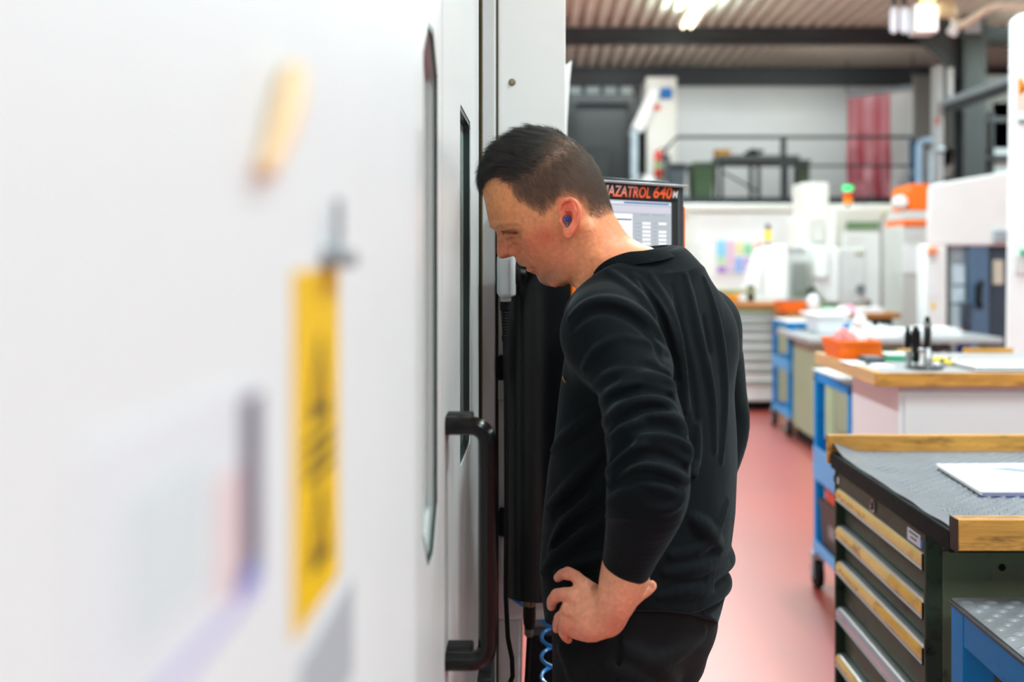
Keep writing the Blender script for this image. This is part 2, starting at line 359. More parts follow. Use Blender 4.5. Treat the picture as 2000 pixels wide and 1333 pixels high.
t = thing('crane_rail', 'galvanised sloping crane rail running to the right above the machines', 'rail', P(1842, 208, 14.0))
a0, a1 = P(1842, 194, 13.98), P(1985, 142, 12.6); dz = Vector((0, 0, -.17))
MB().hexa([a0, a1, a1+Vector((0, .2, 0)), a0+Vector((0, .2, 0))], [a0+dz*.5, a1+dz*.5, a1+dz*.5+Vector((0, .2, 0)), a0+dz*.5+Vector((0, .2, 0))]).build('upper_flange', galv, t)
MB().hexa([a0+dz*.5+Vector((0, .08, 0)), a1+dz*.5+Vector((0, .08, 0)), a1+dz*.5+Vector((0, .12, 0)), a0+dz*.5+Vector((0, .12, 0))], [a0+dz*1.3+Vector((0, .08, 0)), a1+dz*1.3+Vector((0, .08, 0)), a1+dz*1.3+Vector((0, .12, 0)), a0+dz*1.3+Vector((0, .12, 0))]).build('web', dark_steel, t)
t = thing('grey_control_cabinet', 'tall grey electrical cabinet with black panel on the upper right', 'cabinet', (6.5, 15.6, 2.3))
x0, x1, z0, z1 = prect(1858, 1936, 208, 345, 15.6); MB().box(x0, x1, 15.62, 16.38, 0, z0).build('base', dark_steel, t)
pbox('body', mat('cab_grey', (140, 136, 132), .6), t, 1858, 1936, 208, 345, 15.6, .8); pbox('black_panel', black_plastic, t, 1838, 1860, 226, 322, 15.4, .2)
pbox('door', grey_paint, t, 1860, 1878, 222, 330, 15.55, .08)
t = thing('upper_shelf_rack', 'grey shelf rack with pale boards at the right edge', 'rack', (7, 15.2, 0))
for xx in (6.72, 7.12): MB().box(xx, xx+.05, 14.92, 15.34, 0, 3.75).build('upright', dark_steel, t)
for v in (232, 305, 350): pbox('shelf', dark_steel, t, 1915, 1985, v, v+7, 14.9, .45)
for v0, v1 in ((240, 303), (314, 348), (200, 230)): pbox('board', mat('board_pale', (196, 204, 202), .5), t, 1938, 1978, v0, v1, 15.0, .1)
for i, (u0, u1, v0, m, lab) in enumerate(((1788, 1802, 274, galv, 'pale blue bent pipe rising left of the white post'), (1812, 1826, 292, galv, 'grey bent pipe right beside the white post'))):
    t = thing('air_pipe', lab, 'pipe', P(u0, 370, 13.8), 'bent pipes by the white post'); p = P((u0+u1)/2, v0, 13.8); q = P((u0+u1)/2, 480, 13.8)
    MB().tube([q, p+Vector((0, 0, -.08)), p+Vector((.03, 0, -.02)), p+Vector((.09, 0, 0)), p+Vector((.2, .1, 0))], .045, 10).build('pipe', mat('pipe_blue', (140, 165, 190), .4) if i == 0 else m, t, smooth=True)
    MB().lathe([(.055, 0), (.055, .1)], q.lerp(p, .5), 12).build('clamp', mat('clamp_blue', (0, 110, 190), .5), t)
t = thing('blue_door_leaf', 'dark blue narrow door leaf behind the pipes', 'door', P(1782, 380, 14.6)); t['kind'] = 'thing'
pbox('leaf', mat('leaf_blue', (30, 62, 92), .5), t, 1778, 1794, 274, 470, 14.6, .06); pbox('handle', steel, t, 1780, 1782, 330, 345, 14.56, .05)
structure(MB().box(5.6, 8.3, 15.0, 15.05, 3.2, 4.3).build('wall_upper_right', mat('shade_wall', (112, 110, 106), .8)), 'grey wall panel behind the column')  # wall panel in one plain grey
# hall lamps at the top right
t = thing('hall_lamp', 'bright square white lamp box under the roof near the right edge', 'lamp', P(1810, 60, 11.6))
pbox('housing', white_paint, t, 1788, 1834, 6, 62, 11.6, .25, .02)
pbox('diffuser', mat('lamp_panel', (255, 255, 250), .4, emit=((255, 255, 248), 2.2)), t, 1791, 1831, 9, 59, 11.57, .03, .01)
p = P(1813, 1, 11.5); MB().lathe([(.07, 0), (.09, .05), (.06, .12)], p, 14).build('bulb', mat('bulb_glow', (255, 240, 160), .4, emit=((255, 226, 120), 5)), t, smooth=True)
for i, u in enumerate((1746, 1766)):
    t = thing('tube_lamp', 'upright white tube lamp, %s of the pair left of the square lamp' % ('left one' if i == 0 else 'right one'), 'lamp', P(u, 65, 11.8), 'pair of white tube lamps')
    x0, x1, z0, z1 = prect(u-7, u+7, 14, 64, 11.8)
    MB().lathe([(.02, z0), ((x1-x0)/2, z0+.03), ((x1-x0)/2, z1-.03), (.02, z1)], ((x0+x1)/2, 11.8, 0), 14).build('tube', mat('tube_white', (240, 244, 255), .3, emit=((235, 242, 255), .7)), t, smooth=True)
    MB().lathe([(.03, z1), (.03, 5.06)], ((x0+x1)/2, 11.8, 0), 8).build('hanger', dark_steel, t)
t = thing('ventilation_pipe', 'shiny bent metal pipe rising to the right from the square lamp', 'pipe', P(1868, 50, 11.2))
MB().tube([P(1862, 30, 11.4), P(1868, 48, 11.3), P(1885, 46, 11.2), P(1915, 26, 11.1), P(1935, 13, 11.0), P(1955, 11, 10.9), P(2040, 15, 10.8)], .05, 12).build('pipe', mat('pipe_cream', (236, 222, 200), .3, metal=.2), t, smooth=True)
p = P(1850, 22, 11.4); MB().lathe([(.09, -.06), (.11, 0), (.09, .1), (.03, .14)], p, 14).build('elbow', mat('pipe_elbow', (236, 206, 160), .35, metal=.2), t, smooth=True)
MB().tube([P(1868, 50, 11.3), P(1858, 66, 11.3)], .06, 10).build('sleeve', white_paint, t)
t = thing('roof_window', 'pale square roof light pane behind the ventilation pipe', 'window', P(1895, 60, 12.5))
pbox('pane', mat('roof_pane', (190, 200, 206), .3), t, 1884, 1916, 38, 64, 12.8, .03); pbox('sill', beam_grey, t, 1880, 1920, 64, 70, 12.8, .1)
# ------------------------------------------------------------------ machines at the back
t = thing('long_enclosure', 'long low white machine enclosure with pinned colour chart below the mezzanine', 'machine', (4, 13.4, 0))
x0, x1, z0, z1 = prect(1180, 1760, 398, 600, 13.4)
MB().box(x0, x1, 13.5, 14.4, 0, z1-.1).build('body', white_paint, t, .02)
MB().box(x0, x1, 13.42, 14.4, z1-.1, z1).build('top_rail', ivory_paint, t, .02)
for u in (1345, 1565): pbox('upright', ivory_paint, t, u-8, u+8, 415, 600, 13.43, .1)
for i, (u, v) in enumerate(((1344, 482), (1363, 482), (1344, 502), (1363, 502), (1363, 522))):
    p = P(u, v, 13.42); MB().lathe([(.02, -.03), (.022, 0)], p, 10, 'y').build('knob', grey_paint, t)
pbox('round_plate', mat('tan_plate', (214, 198, 178), .5), t, 1339, 1347, 415, 428, 13.40, .03, .02)
t = thing('planning_chart', 'chart of pastel colour blocks pinned on the white enclosure', 'chart', P(1440, 535, 13.4))
pbox('sheet', paper_white, t, 1396, 1498, 468, 538, 13.475, .02, 0)
for u0, u1, v0, v1, c in ((1400, 1418, 470, 502, (150, 214, 240)), (1420, 1434, 470, 520, (236, 196, 222)), (1436, 1452, 473, 497, (236, 232, 180)), (1400, 1418, 503, 518, (200, 226, 190)), (1454, 1468, 476, 498, (150, 216, 176)), (1470, 1482, 474, 500, (240, 222, 206)), (1436, 1449, 503, 533, (150, 184, 240)), (1451, 1478, 504, 533, (196, 180, 228)), (1401, 1419, 521, 533, (178, 130, 208)), (1422, 1434, 522, 533, (216, 200, 226)), (1482, 1490, 474, 481, (246, 150, 120))):
    pbox('colour_block', mat('chart_%d_%d_%d' % c, c, .7), t, u0, u1, v0, v1, 13.465, .01, 0)
# small milling machine in the middle
Y = 10.9
t = thing('milling_machine', 'pale grey milling machine with tall column and chamfered white head', 'machine', (2.9, Y+.3, 0))
pl = [P(1514, 480, Y), P(1534, 478, Y), P(1536, 592, Y), P(1462, 592, Y), P(1468, 560, Y), P(1478, 520, Y), P(1492, 488, Y)]
MB().prism([(p.x, p.z) for p in pl], 'y', Y-.1, Y+.5).build('left_housing', white_paint, t, .02)
pbox('slot', mat('slot_grey', (190, 193, 194), .5), t, 1487, 1490, 512, 572, Y-.13, .04)
pbox('back_panel', grey_paint, t, 1516, 1590, 486, 592, Y+.35, .3); pbox('back_rail', mat('rail_grey', (180, 182, 184), .5), t, 1516, 1590, 486, 489, Y+.32, .04)
pbox('side_window', mat('smoke_glass', (150, 150, 146), .15, coat=.5), t, 1550, 1581, 514, 572, Y+.28, .04); pbox('window_frame', mat('frame_mid', (186, 186, 184), .5), t, 1546, 1585, 510, 576, Y+.31, .03)
pbox('switch_box', dark_steel, t, 1527, 1536, 552, 568, Y+.3, .06)
pl = [P(1586, 480, Y), P(1638, 484, Y), P(1638, 592, Y), P(1612, 592, Y), P(1590, 560, Y)]
MB().prism([(p.x, p.z) for p in pl], 'y', Y-.05, Y+.5).build('head', white_paint, t, .02)
pl = [P(1586, 482, Y), P(1612, 482, Y), P(1612, 538, Y), P(1600, 545, Y), P(1586, 540, Y)]
MB().prism([(p.x, p.z) for p in pl], 'y', Y-.12, Y-.05).build('head_cover', white_paint, t, .01)
pl = [P(1636, 484, Y), P(1692, 484, Y), P(1692, 596, Y), P(1636, 596, Y)]
MB().prism([(p.x, p.z) for p in pl], 'y', Y, Y+.55).build('right_door', mat('door_grey', (220, 220, 219), .45), t, .02)
pbox('nameplate', mat('plate_tan', (206, 206, 188), .5), t, 1670, 1688, 490, 496, Y-.02, .03)
p = P(1680, 564, Y); MB().lathe([(.045, -.05), (.05, -.03), (.05, 0)], p, 14, 'y').build('latch', mat('latch_grey', (120, 124, 128), .4), t)
pbox('column_neck', ivory_paint, t, 1558, 1634, 425, 486, Y+.4, .5, .03); pbox('column_box', mat('box_warm', (206, 202, 196), .5), t, 1586, 1612, 424, 474, Y+.3, .12, .02)
pbox('column_cap', ivory_paint, t, 1568, 1620, 356, 428, Y+.45, .5, .03)
x0, x1, z0, z1 = prect(1470, 1690, 590, 598, Y); MB().box(x0, x1, Y, Y+.9, 0, z1).build('base', sage_paint, t, .02)
t = thing('signal_lamp', 'small yellow signal lamp with dark cap on the left machine housing', 'lamp', P(1500, 482, Y+.1))
p = P(1500, 482, Y+.1); MB().lathe([(.014, 0), (.014, .08)], p, 10).build('stem', dark_steel, t)
MB().lathe([(.03, .07), (.034, .09), (.034, .17), (.03, .18)], p, 14).build('lens', mat('lens_yellow', (255, 204, 20), .3, emit=((255, 200, 0), .5)), t, smooth=True)
MB().lathe([(.026, .18), (.026, .24), (.01, .25)], p, 14).build('cap', dark_steel, t, smooth=True)
# second machine with a green window slot
Y = 12.2
t = thing('grinding_machine', 'large ivory machine cabinet with green slot, right of the milling machine', 'machine', (4.2, Y+.4, 0))
x0, x1, z0, z1 = prect(1628, 1770, 404, 640, Y); MB().box(x0, x1, Y, Y+1.1, 0, z1).build('body', mat('warm_white', (226, 225, 218), .45), t, .03)
pbox('slot_window', mat('slot_green', (112, 146, 108), .4), t, 1654, 1716, 433, 448, Y-.03, .05); pbox('left_door', white_paint, t, 1648, 1720, 455, 640, Y-.06, .06, .02)
pbox('right_door', mat('door_grey2', (212, 212, 211), .45), t, 1724, 1768, 440, 640, Y-.05, .05, .02); pbox('seam', mat('seam_grey', (168, 170, 172), .5), t, 1720, 1724, 430, 640, Y-.03, .03, 0)
p = P(1730, 420, Y); MB().lathe([(.04, -.06), (.05, 0)], p, 12, 'y').build('gauge', mat('gauge_olive', (176, 172, 130), .5), t)
pbox('top_box', grey_paint, t, 1664, 1694, 398, 410, Y+.1, .3, .02)
t = thing('signal_lamp', 'signal tower with green light over red and orange on the ivory machine', 'lamp', P(1656, 404, Y+.2))
p = P(1656, 404, Y+.2); MB().lathe([(.02, -.02), (.02, .04)], p, 10).build('stem', dark_steel, t)
for i, (h, n, c, e) in enumerate(((.04, 'orange_lens', (255, 140, 20), .5), (.11, 'red_lens', (225, 50, 30), .15), (.19, 'green_lens', (50, 226, 130), 1.6))):
    MB().lathe([(.04, h), (.052 if i < 2 else .062, h+.01), (.052 if i < 2 else .062, h+.065), (.04, h+.075)], p, 16).build(n, mat('sig_'+n, c, .3, emit=(c, e)), t, smooth=True)
# orange and grey feeder pillar
Y = 11.2
t = thing('feeder_pillar', 'slim grey machine pillar with bright orange head and orange band', 'machine', (4.2, Y+.3, 0))
x0, x1, z0, z1 = prect(1762, 1816, 440, 700, Y); MB().box(x0, x1, Y, Y+.6, 0, z1).build('pillar', mat('pillar_grey', (208, 207, 205), .5), t, .02)
pl = [P(1776, 412, Y), P(1772, 372, Y), P(1782, 358, Y), P(1822, 360, Y), P(1816, 412, Y)]
MB().prism([(p.x, p.z) for p in pl], 'y', Y, Y+.55).build('orange_head', orange_plastic, t, .03)
pbox('grey_band', grey_paint, t, 1766, 1814, 412, 430, Y-.02, .6, .01); pbox('orange_band', orange_plastic, t, 1765, 1813, 429, 442, Y-.02, .6, .01)
p = P(1762, 394, Y); MB().lathe([(.05, -.01), (.075, .02), (.075, .12), (.05, .16)], p, 14, 'y').build('white_cap', white_paint, t, smooth=True)
t = thing('paper_notice', 'white paper notice stuck on the grey pillar', 'paper', P(1785, 534, Y))
pbox('sheet', paper_white, t, 1765, 1803, 476, 534, Y-.015, .012, 0); pbox('tape_strip', mat('tape_clear', (226, 226, 220), .4), t, 1775, 1792, 474, 479, Y-.02, .004, 0)
# machining centre with dark door
Y = 9.2
t = thing('machining_centre', 'white machining centre with sloped hood and dark blue sliding door', 'machine', (4.0, Y+.5, 0))
pl = [P(1813, 366, Y), P(1822, 360, Y), P(2040, 322, Y), P(2040, 480, Y), P(1845, 480, Y), P(1808, 480, Y)]
fr = [(p.x, Y, p.z) for p in pl]; k = (Y+.9)/Y*1.004; bk = [(p.x*k+.05, Y+.9, p.z) for p in pl]; n = len(fr)
MB().add(fr+bk, [tuple(range(n)), tuple(range(2*n-1, n-1, -1))]+[(i, i+n, (i+1) % n+n, (i+1) % n) for i in range(n)]).build('hood', white_paint, t, .02)
x0, x1, z0, z1 = prect(1806, 1850, 478, 700, Y); MB().box(x0, x1, Y, Y+.2, 0, z1).build('left_wall', white_paint, t, .02)
x0, x1, z0, z1 = prect(1846, 2040, 478, 700, Y); MB().box(x0+.15, x1, Y+.2, Y+.8, 0, z1).build('interior', black_rubber, t)
pbox('door_frame', galv, t, 1858, 1892, 478, 700, Y+.1, .06); 
pl = [P(1862, 516, Y+.06), P(1884, 518, Y+.06), P(1884, 640, Y+.06), P(1860, 640, Y+.06)]
MB().prism([(p.x, p.z) for p in pl], 'y', Y+.06, Y+.09).build('door_window', mat('pale_glass', (206, 226, 238), .08, coat=.6), t)
door_blue = mat('door_blue', (86, 112, 140), .32, var=(2, .06)); door_navy = mat('door_navy', (56, 68, 82), .35)
pbox('window_bar', door_navy, t, 1860, 1886, 556, 559, Y+.05, .02, 0); pbox('window_bar', door_navy, t, 1860, 1886, 592, 595, Y+.05, .02, 0)
pbox('sliding_door', door_blue, t, 1894, 1932, 478, 720, Y+.02, .08, .01); pbox('rear_door', door_navy, t, 1930, 2040, 476, 740, Y+.08, .06, .01)
MB().tube([P(1916, 553, Y+.02), P(1912, 560, Y-.06), P(1910, 590, Y-.06), P(1914, 598, Y+.02)], .03, 8).build('door_handle', black_plastic, t, smooth=True)
pbox('lower_handle', door_navy, t, 1880, 1898, 590, 640, Y-.02, .06, .02)
pbox('warning_plate', mat('plate_cream', (214, 206, 190), .5), t, 1940, 1960, 508, 556, Y+.06, .02, .004)
pbox('stop_box', mat('stop_orange', (250, 150, 110), .5), t, 1814, 1833, 482, 498, Y-.06, .06, .02); pbox('switch_plate', grey_paint, t, 1816, 1830, 500, 510, Y-.03, .03)
pbox('notice', paper_white, t, 1810, 1832, 516, 580, Y-.012, .01, 0); pbox('yellow_tag', mat('tag_yellow', (250, 206, 80), .5), t, 1820, 1827, 592, 604, Y-.012, .01, 0)
pbox('hood_clip', galv, t, 1944, 1968, 450, 474, Y-.05, .06, .01)
# near white machine cut by the right edge
Y = 5.6
t = thing('white_machine_side', 'white machine side panel with orange lettering at the right edge', 'machine', (2.9, Y+.5, 0))
pl = [P(1972, 40, Y), P(1990, 28, Y), P(2120, -10, Y), P(2120, 726, Y), P(1963, 726, Y), P(1964, 690, Y)]
pl = [(p.x, max(p.z, 0)) for p in pl]; pl[3] = (pl[3][0], 0); pl[4] = (pl[4][0], 0)
n = len(pl); k = (Y+1.2)/Y*1.01
MB().add([(x, Y, z) for x, z in pl]+[(x*k+.03, Y+1.2, z if z < .1 else CH+(z-CH)*.98) for x, z in pl], [tuple(range(n)), tuple(range(2*n-1, n-1, -1))]+[(i, i+n, (i+1) % n+n, (i+1) % n) for i in range(n)]).build('side_panel', white_paint, t, .015)
text('lettering', 'M', .125, mat('letter_amber', (255, 150, 30), .45), t, frame(P(1987, 184, Y-.004), (1, 0, 0), (0, 0, 1), (0, -1, 0)), bold=.004)
pbox('peach_square', mat('peach', (250, 214, 200), .5), t, 1986, 2060, 188, 212, Y-.004, .004, 0)
pbox('grip_slot', mat('slot_teal', (110, 120, 122), .5), t, 1990, 2060, 233, 240, Y-.01, .01, .002)
pbox('switch_panel', grey_paint, t, 1985, 2060, 498, 536, Y-.015, .015, .003); pbox('switch', mat('switch_green', (90, 180, 140), .4), t, 1996, 2006, 488, 500, Y-.03, .03, .003)

# ------------------------------------------------------------------ rear benches and drawer cabinet
def trolley(name, label, xl, y0, y1, xr, ztop, shelves, m_fr=blue_paint, m_tray=blue_light, group=None, caster_r=.065):
    t = thing(name, label, 'trolley', ((xl+xr)/2, (y0+y1)/2, 0), group); q = .042
    for xx in (xl, xr-q):
        for yy in (y0, y1-q):
            box('post', m_fr, t, xx, xx+q, yy, yy+q, .16, ztop-.03, .004)
    MB().box(xl, xl+q, y0, y1, ztop-.055, ztop-.006).box(xr-q, xr, y0, y1, ztop-.055, ztop-.006).box(xl+q, xr-q, y0, y0+q, ztop-.055, ztop-.006).box(xl+q, xr-q, y1-q, y1, ztop-.055, ztop-.006).build('top_frame', m_fr, t, .003)
    MB().box(xl-.006, xr+.006, y0-.006, y1+.006, ztop-.008, ztop).build('top_sheet', grey_paint, t, .002)
    for z, h in shelves:
        mb = MB().box(xl-.004, xl+.006, y0, y1, z, z+h).box(xr-.006, xr+.004, y0, y1, z, z+h).box(xl, xr, y0-.004, y0+.006, z, z+h).box(xl, xr, y1-.006, y1+.004, z, z+h).box(xl, xr, y0, y1, z, z+.012)
        mb.build('tray', m_tray, t, .002)
    for xx in (xl+.03, xr-.03):
        for yy in (y0+.03, y1-.03):
            wh = MB().lathe([(caster_r*.55, -.016), (caster_r*.95, -.016), (caster_r, -.01), (caster_r, .01), (caster_r*.95, .016), (caster_r*.55, .016)], (xx-.02, yy, caster_r), 20, 'x').build('wheel', black_rubber, t)
            MB().box(xx-.045, xx-.04, yy-.02, yy+.02, caster_r*.7, .15).box(xx, xx+.005, yy-.02, yy+.02, caster_r*.7, .15).box(xx-.05, xx+.03, yy-.03, yy+.03, .145, .16).lathe([(.012, -.03), (.012, .015)], (xx-.02, yy, caster_r), 10, 'x').build('fork', galv, t)
    return t
Y = 9.95
t = thing('drawer_cabinet', 'wide grey cabinet of pale shallow drawers with wooden top behind the person', 'cabinet', (2.2, Y+.35, 0))
x0, x1, z0, z1 = prect(1360, 1580, 602, 786, Y)
MB().box(x0, x1, Y+.02, Y+.7, .09, z1).build('carcass', sage_paint, t, .006); MB().box(x0+.03, x1-.03, Y+.06, Y+.66, 0, .09).build('plinth', black_rubber, t)
MB().box(x0-.03, x1+.02, Y-.03, Y+.72, z1, z1+.045).build('wooden_top', wood_brown, t, .004)
vv = [612, 628, 644, 663, 683, 702, 722, 746, 784]
for a, b in zip(vv, vv[1:]):
    dx0, dx1, dz0, dz1 = prect(1366, 1575, a+3, b-1.5, Y)
    d = MB().box(dx0, dx1, Y-.004, Y+.02, dz0, dz1).build('drawer', pale_drawer, t, .003)
    MB().prism([(Y-.028, dz1-.002), (Y-.004, dz1-.002), (Y-.004, dz1-.03), (Y-.024, dz1-.022)], 'x', dx0+.01, dx1-.01).build('handle', alu, d)
small_crate('storage_bin', 'amber open bin on the wooden top of the grey drawer cabinet', 'box', 1416, 1444, 576, 589, Y+.1, .25, mat('amber', (246, 166, 30), .5))
t = thing('measuring_plate', 'low olive surface plate behind the amber bin', 'plate', P(1450, 588, Y+.45))
pbox('plate', mat('plate_olive', (150, 152, 112), .6), t, 1400, 1478, 566, 574, Y+.42, .2); pbox('foot', dark_steel, t, 1462, 1474, 558, 588, Y+.5, .1); pbox('foot', dark_steel, t, 1404, 1414, 574, 588, Y+.5, .1)
trolley('tool_trolley', 'blue frame trolley standing in front of the pale drawers', 2.10, 8.5, 9.1, 2.7, .98, ((.55, .10), (.16, .05)), group='blue trolleys along the aisle')
# bench with brown wooden top
Y = 9.25
t = thing('work_table', 'grey green bench with brown wooden top in front of the milling machine', 'table', (2.9, Y+.3, 0))
x0, x1, z0, z1 = prect(1540, 1760, 612, 627, Y); MB().box(x0, x1, Y, Y+.64, z1-.05, z1).build('wooden_top', wood_brown, t, .005)
MB().box(x0+.03, x0+.35, Y+.05, Y+.6, 0, z1-.05).build('pedestal', sage_paint, t, .006); MB().box(x1-.45, x1-.06, Y+.05, Y+.6, 0, z1-.05).build('pedestal', dark_steel, t, .006)
zt = z1
small_crate('storage_bin', 'orange red bin at the left end of the brown bench', 'box', 1526, 1574, 589, 610, Y+.1, .3, orange_plastic, 'orange storage bins')
def bottle(name, label, u, v0, v1, Y, r, m, capm, zb):
    p = P(u, v1, Y); h = (v1-v0)*Y/F; t = thing(name, label, 'bottle', (p.x, Y, zb))
    MB().lathe([(r*.9, 0), (r, .01), (r, h*.5), (r*.85, h*.62), (r*.32, h*.74), (r*.32, h*.8)], (p.x, Y, zb), 16).build('body', m, t, smooth=True)
    MB().lathe([(r*.4, h*.8), (r*.4, h*.88)], (p.x, Y, zb), 12).build('collar', capm, t)
    MB().box(p.x-r*.95, p.x+r*.35, Y-r*.3, Y+r*.3, zb+h*.88, zb+h).build('sprayer', capm, t, r*.1)
    MB().box(p.x-r*.8, p.x-r*.6, Y-r*.12, Y+r*.12, zb+h*.7, zb+h*.88).build('trigger', capm, t, r*.05)
bottle('spray_bottle', 'white spray bottle with dark head on the brown bench', 1588, 564, 612, Y+.15, .06, mat('bottle_white', (240, 240, 244), .4), black_plastic, zt)
t = thing('green_cloth', 'pale green cleaning cloth crumpled on the brown bench', 'cloth', P(1625, 610, Y+.2))
def crumple(name, m, t, cx, cy, zb, rx, ry, h, seed):
    rnd = random.Random(seed); n = 14; mb = MB(); vs = []; fs = []
    for j in range(n):
        for i in range(n):
            q, s = i/(n-1)*2-1, j/(n-1)*2-1; e = max(0, 1-q*q)*max(0, 1-s*s)
            vs.append((cx+q*rx, cy+s*ry, zb+.004+h*e*(.35+.65*rnd.random())))
    for j in range(n-1):
        for i in range(n-1): a = j*n+i; fs.append((a, a+1, a+n+1, a+n))
    m0 = len(vs); vs += [(x, y, zb) for x, y, z in vs]
    fs += [(m0+b, m0+a, m0+d, m0+c) for a, b, c, d in [(f[0], f[1], f[2], f[3]) for f in fs]]
    edge = [i for i in range(n)]+[j*n+n-1 for j in range(1, n)]+[(n-1)*n+i for i in range(n-2, -1, -1)]+[j*n for j in range(n-2, 0, -1)]
    for a, b in zip(edge, edge[1:]+edge[:1]): fs.append((a, m0+a, m0+b, b))
    return mb.add(vs, fs).build(name, m, t, smooth=True)
p = P(1622, 610, Y+.25); crumple('cloth', mat('cloth_green', (168, 208, 184), .8), t, p.x, Y+.25, zt, .13, .1, .05, 3)
t = thing('pink_rag', 'pink and white rag lying on the brown bench', 'cloth', P(1652, 610, Y+.2)); p = P(1652, 610, Y+.2)
crumple('rag', mat('rag_pink', (240, 170, 190), .8), t, p.x+.03, Y+.2, zt, .07, .08, .09, 5); crumple('white_corner', mat('rag_white', (246, 242, 244), .8), t, p.x-.06, Y+.12, zt, .06, .08, .08, 8)
t = thing('paper_stack', 'small stack of white paper at the right of the brown bench', 'paper', P(1695, 610, Y+.2)); p = P(1695, 612, Y+.15)
for k in range(3): MB().box(p.x-.12+.01*k, p.x+.11+.008*k, Y+.05, Y+.3, zt+k*.014, zt+.012+k*.014).build('sheet', paper_white, t)
t = thing('drip_tray', 'dark flat tray tilted against the milling machine', 'tray', P(1670, 600, Y+.6)); p0 = P(1640, 600, Y+.6); p1 = P(1692, 594, Y+.6)
MB().hexa([(p0.x, Y+.5, zt), (p1.x, Y+.5, zt+.03), (p1.x, Y+.62, zt+.07), (p0.x+.08, Y+.62, zt+.05)], [(p0.x, Y+.5, zt+.012), (p1.x, Y+.5, zt+.042), (p1.x, Y+.62, zt+.1), (p0.x+.08, Y+.62, zt+.07)]).build('tray', mat('tray_dark', (112, 100, 92), .5), t, .003)
MB().box(p1.x, p1.x+.012, Y+.5, Y+.62, zt, zt+.1).build('rim', dark_steel, t)
# grey steel topped bench with sage cabinet
Y = 7.62
t = thing('steel_bench', 'sage green cabinet bench with long grey steel top', 'table', (2.8, Y+.5, 0))
x0 = (1584-CU)*Y/F-.03; x1 = (1960-CU)*Y/F; zt = .91
MB().box(x0, x1, Y, Y+1.0, zt-.045, zt).build('steel_top', mat('steel_top', (176, 178, 180), .35, metal=.2, var=(3, .06)), t, .006)
MB().box(2.13, 2.85, Y+.22, Y+.85, .1, zt-.045).build('cabinet', sage_paint, t, .008); MB().box(2.16, 2.8, Y+.26, Y+.82, 0, .1).build('plinth', black_rubber, t)
dr = MB().box(2.30, 2.83, Y+.2, Y+.22, .15, zt-.08).build('cabinet_door', mat('sage_dark', (150, 156, 132), .5), t, .004); MB().box(2.34, 2.36, Y+.17, Y+.2, .55, .68).build('handle', black_plastic, dr)
for xx in (2.95, x1-.5, x1-.12): MB().box(xx, xx+.06, Y+.1, Y+.16, 0, zt-.045).build('leg', dark_steel, t)
for xx in (2.95, x1-.12): MB().box(xx, xx+.06, Y+.84, Y+.9, 0, zt-.045).build('leg', dark_steel, t)
t = thing('white_tote', 'white plastic tote with wide rim on the grey steel bench', 'box', P(1640, 650, Y+.4)); p0, p1 = P(1596, 650, Y+.35), P(1652, 650, Y+.35)
MB().hexa([(p0.x+.02, Y+.37, zt), (p1.x-.02, Y+.37, zt), (p1.x-.02, Y+.72, zt), (p0.x+.02, Y+.72, zt)], [(p0.x, Y+.35, zt+.15), (p1.x, Y+.35, zt+.15), (p1.x, Y+.75, zt+.15), (p0.x, Y+.75, zt+.15)]).build('body', mat('tote_white', (232, 234, 238), .4), t, .008)
MB().box(p0.x-.03, p1.x+.03, Y+.32, Y+.78, zt+.14, zt+.165).build('rim', mat('tote_rim', (246, 246, 248), .4), t, .006)
t = thing('white_sack', 'white bag slumped beside the tote on the grey bench', 'bag', P(1680, 650, Y+.4)); p = P(1682, 650, Y+.4)
crumple('bag', paper_white, t, p.x, Y+.4, zt, .1, .14, .2, 12); crumple('fold', paper_white, t, p.x+.14, Y+.3, zt, .1, .12, .1, 13)
for i, (u0, u1, dy, h, lab) in enumerate(((1700, 1740, .25, .05, 'white folded paper pile at the middle of the grey bench'), (1742, 1800, .35, .035, 'white drawings lying flat behind the black gauge stand'), (1800, 1880, .3, .05, 'long white paper roll at the right of the grey bench'))):
    p0, p1 = P(u0, 650, Y+dy), P(u1, 650, Y+dy); t = thing('paper_pile', lab, 'paper', (p0.x, Y+dy, zt), 'papers on the grey steel bench')
    for k in range(3):
        MB().hexa([(p0.x+.01*k, Y+dy, zt+k*h/3), (p1.x, Y+dy+.02*k, zt+k*h/3), (p1.x-.03, Y+dy+.3, zt+k*h/3), (p0.x+.02, Y+dy+.32, zt+k*h/3)], [(p0.x+.01*k, Y+dy, zt+(k+.8)*h/3), (p1.x, Y+dy+.02*k, zt+(k+.8)*h/3), (p1.x-.03, Y+dy+.3, zt+(k+.95)*h/3), (p0.x+.02, Y+dy+.32, zt+(k+.9)*h/3)]).build('sheet', paper_white, t)
t = thing('white_carton', 'white carton standing under the grey steel bench', 'box', P(1840, 700, Y+.4)); p0, p1 = P(1815, 700, Y+.45), P(1850, 700, Y+.45)
MB().box(p0.x, p1.x, Y+.45, Y+.8, 0, zt-.14).build('carton', paper_white, t, .01); MB().box(p0.x-.006, p1.x+.006, Y+.445, Y+.805, zt-.2, zt-.135).build('lid', grey_paint, t, .004)
t = thing('blue_jug', 'small blue jug hanging below the right end of the grey bench', 'jug', P(1884, 690, Y+.4)); p = P(1884, 684, Y+.5)
MB().lathe([(.06, 0), (.065, .02), (.065, .09), (.03, .12), (.03, .14)], (p.x, Y+.5, p.z-.05), 16).build('body', mat('jug_blue', (30, 110, 200), .4), t, smooth=True)
MB().tube([(p.x, Y+.5, p.z+.09), (p.x, Y+.5, zt-.045)], .008, 6).build('hook', dark_steel, t)
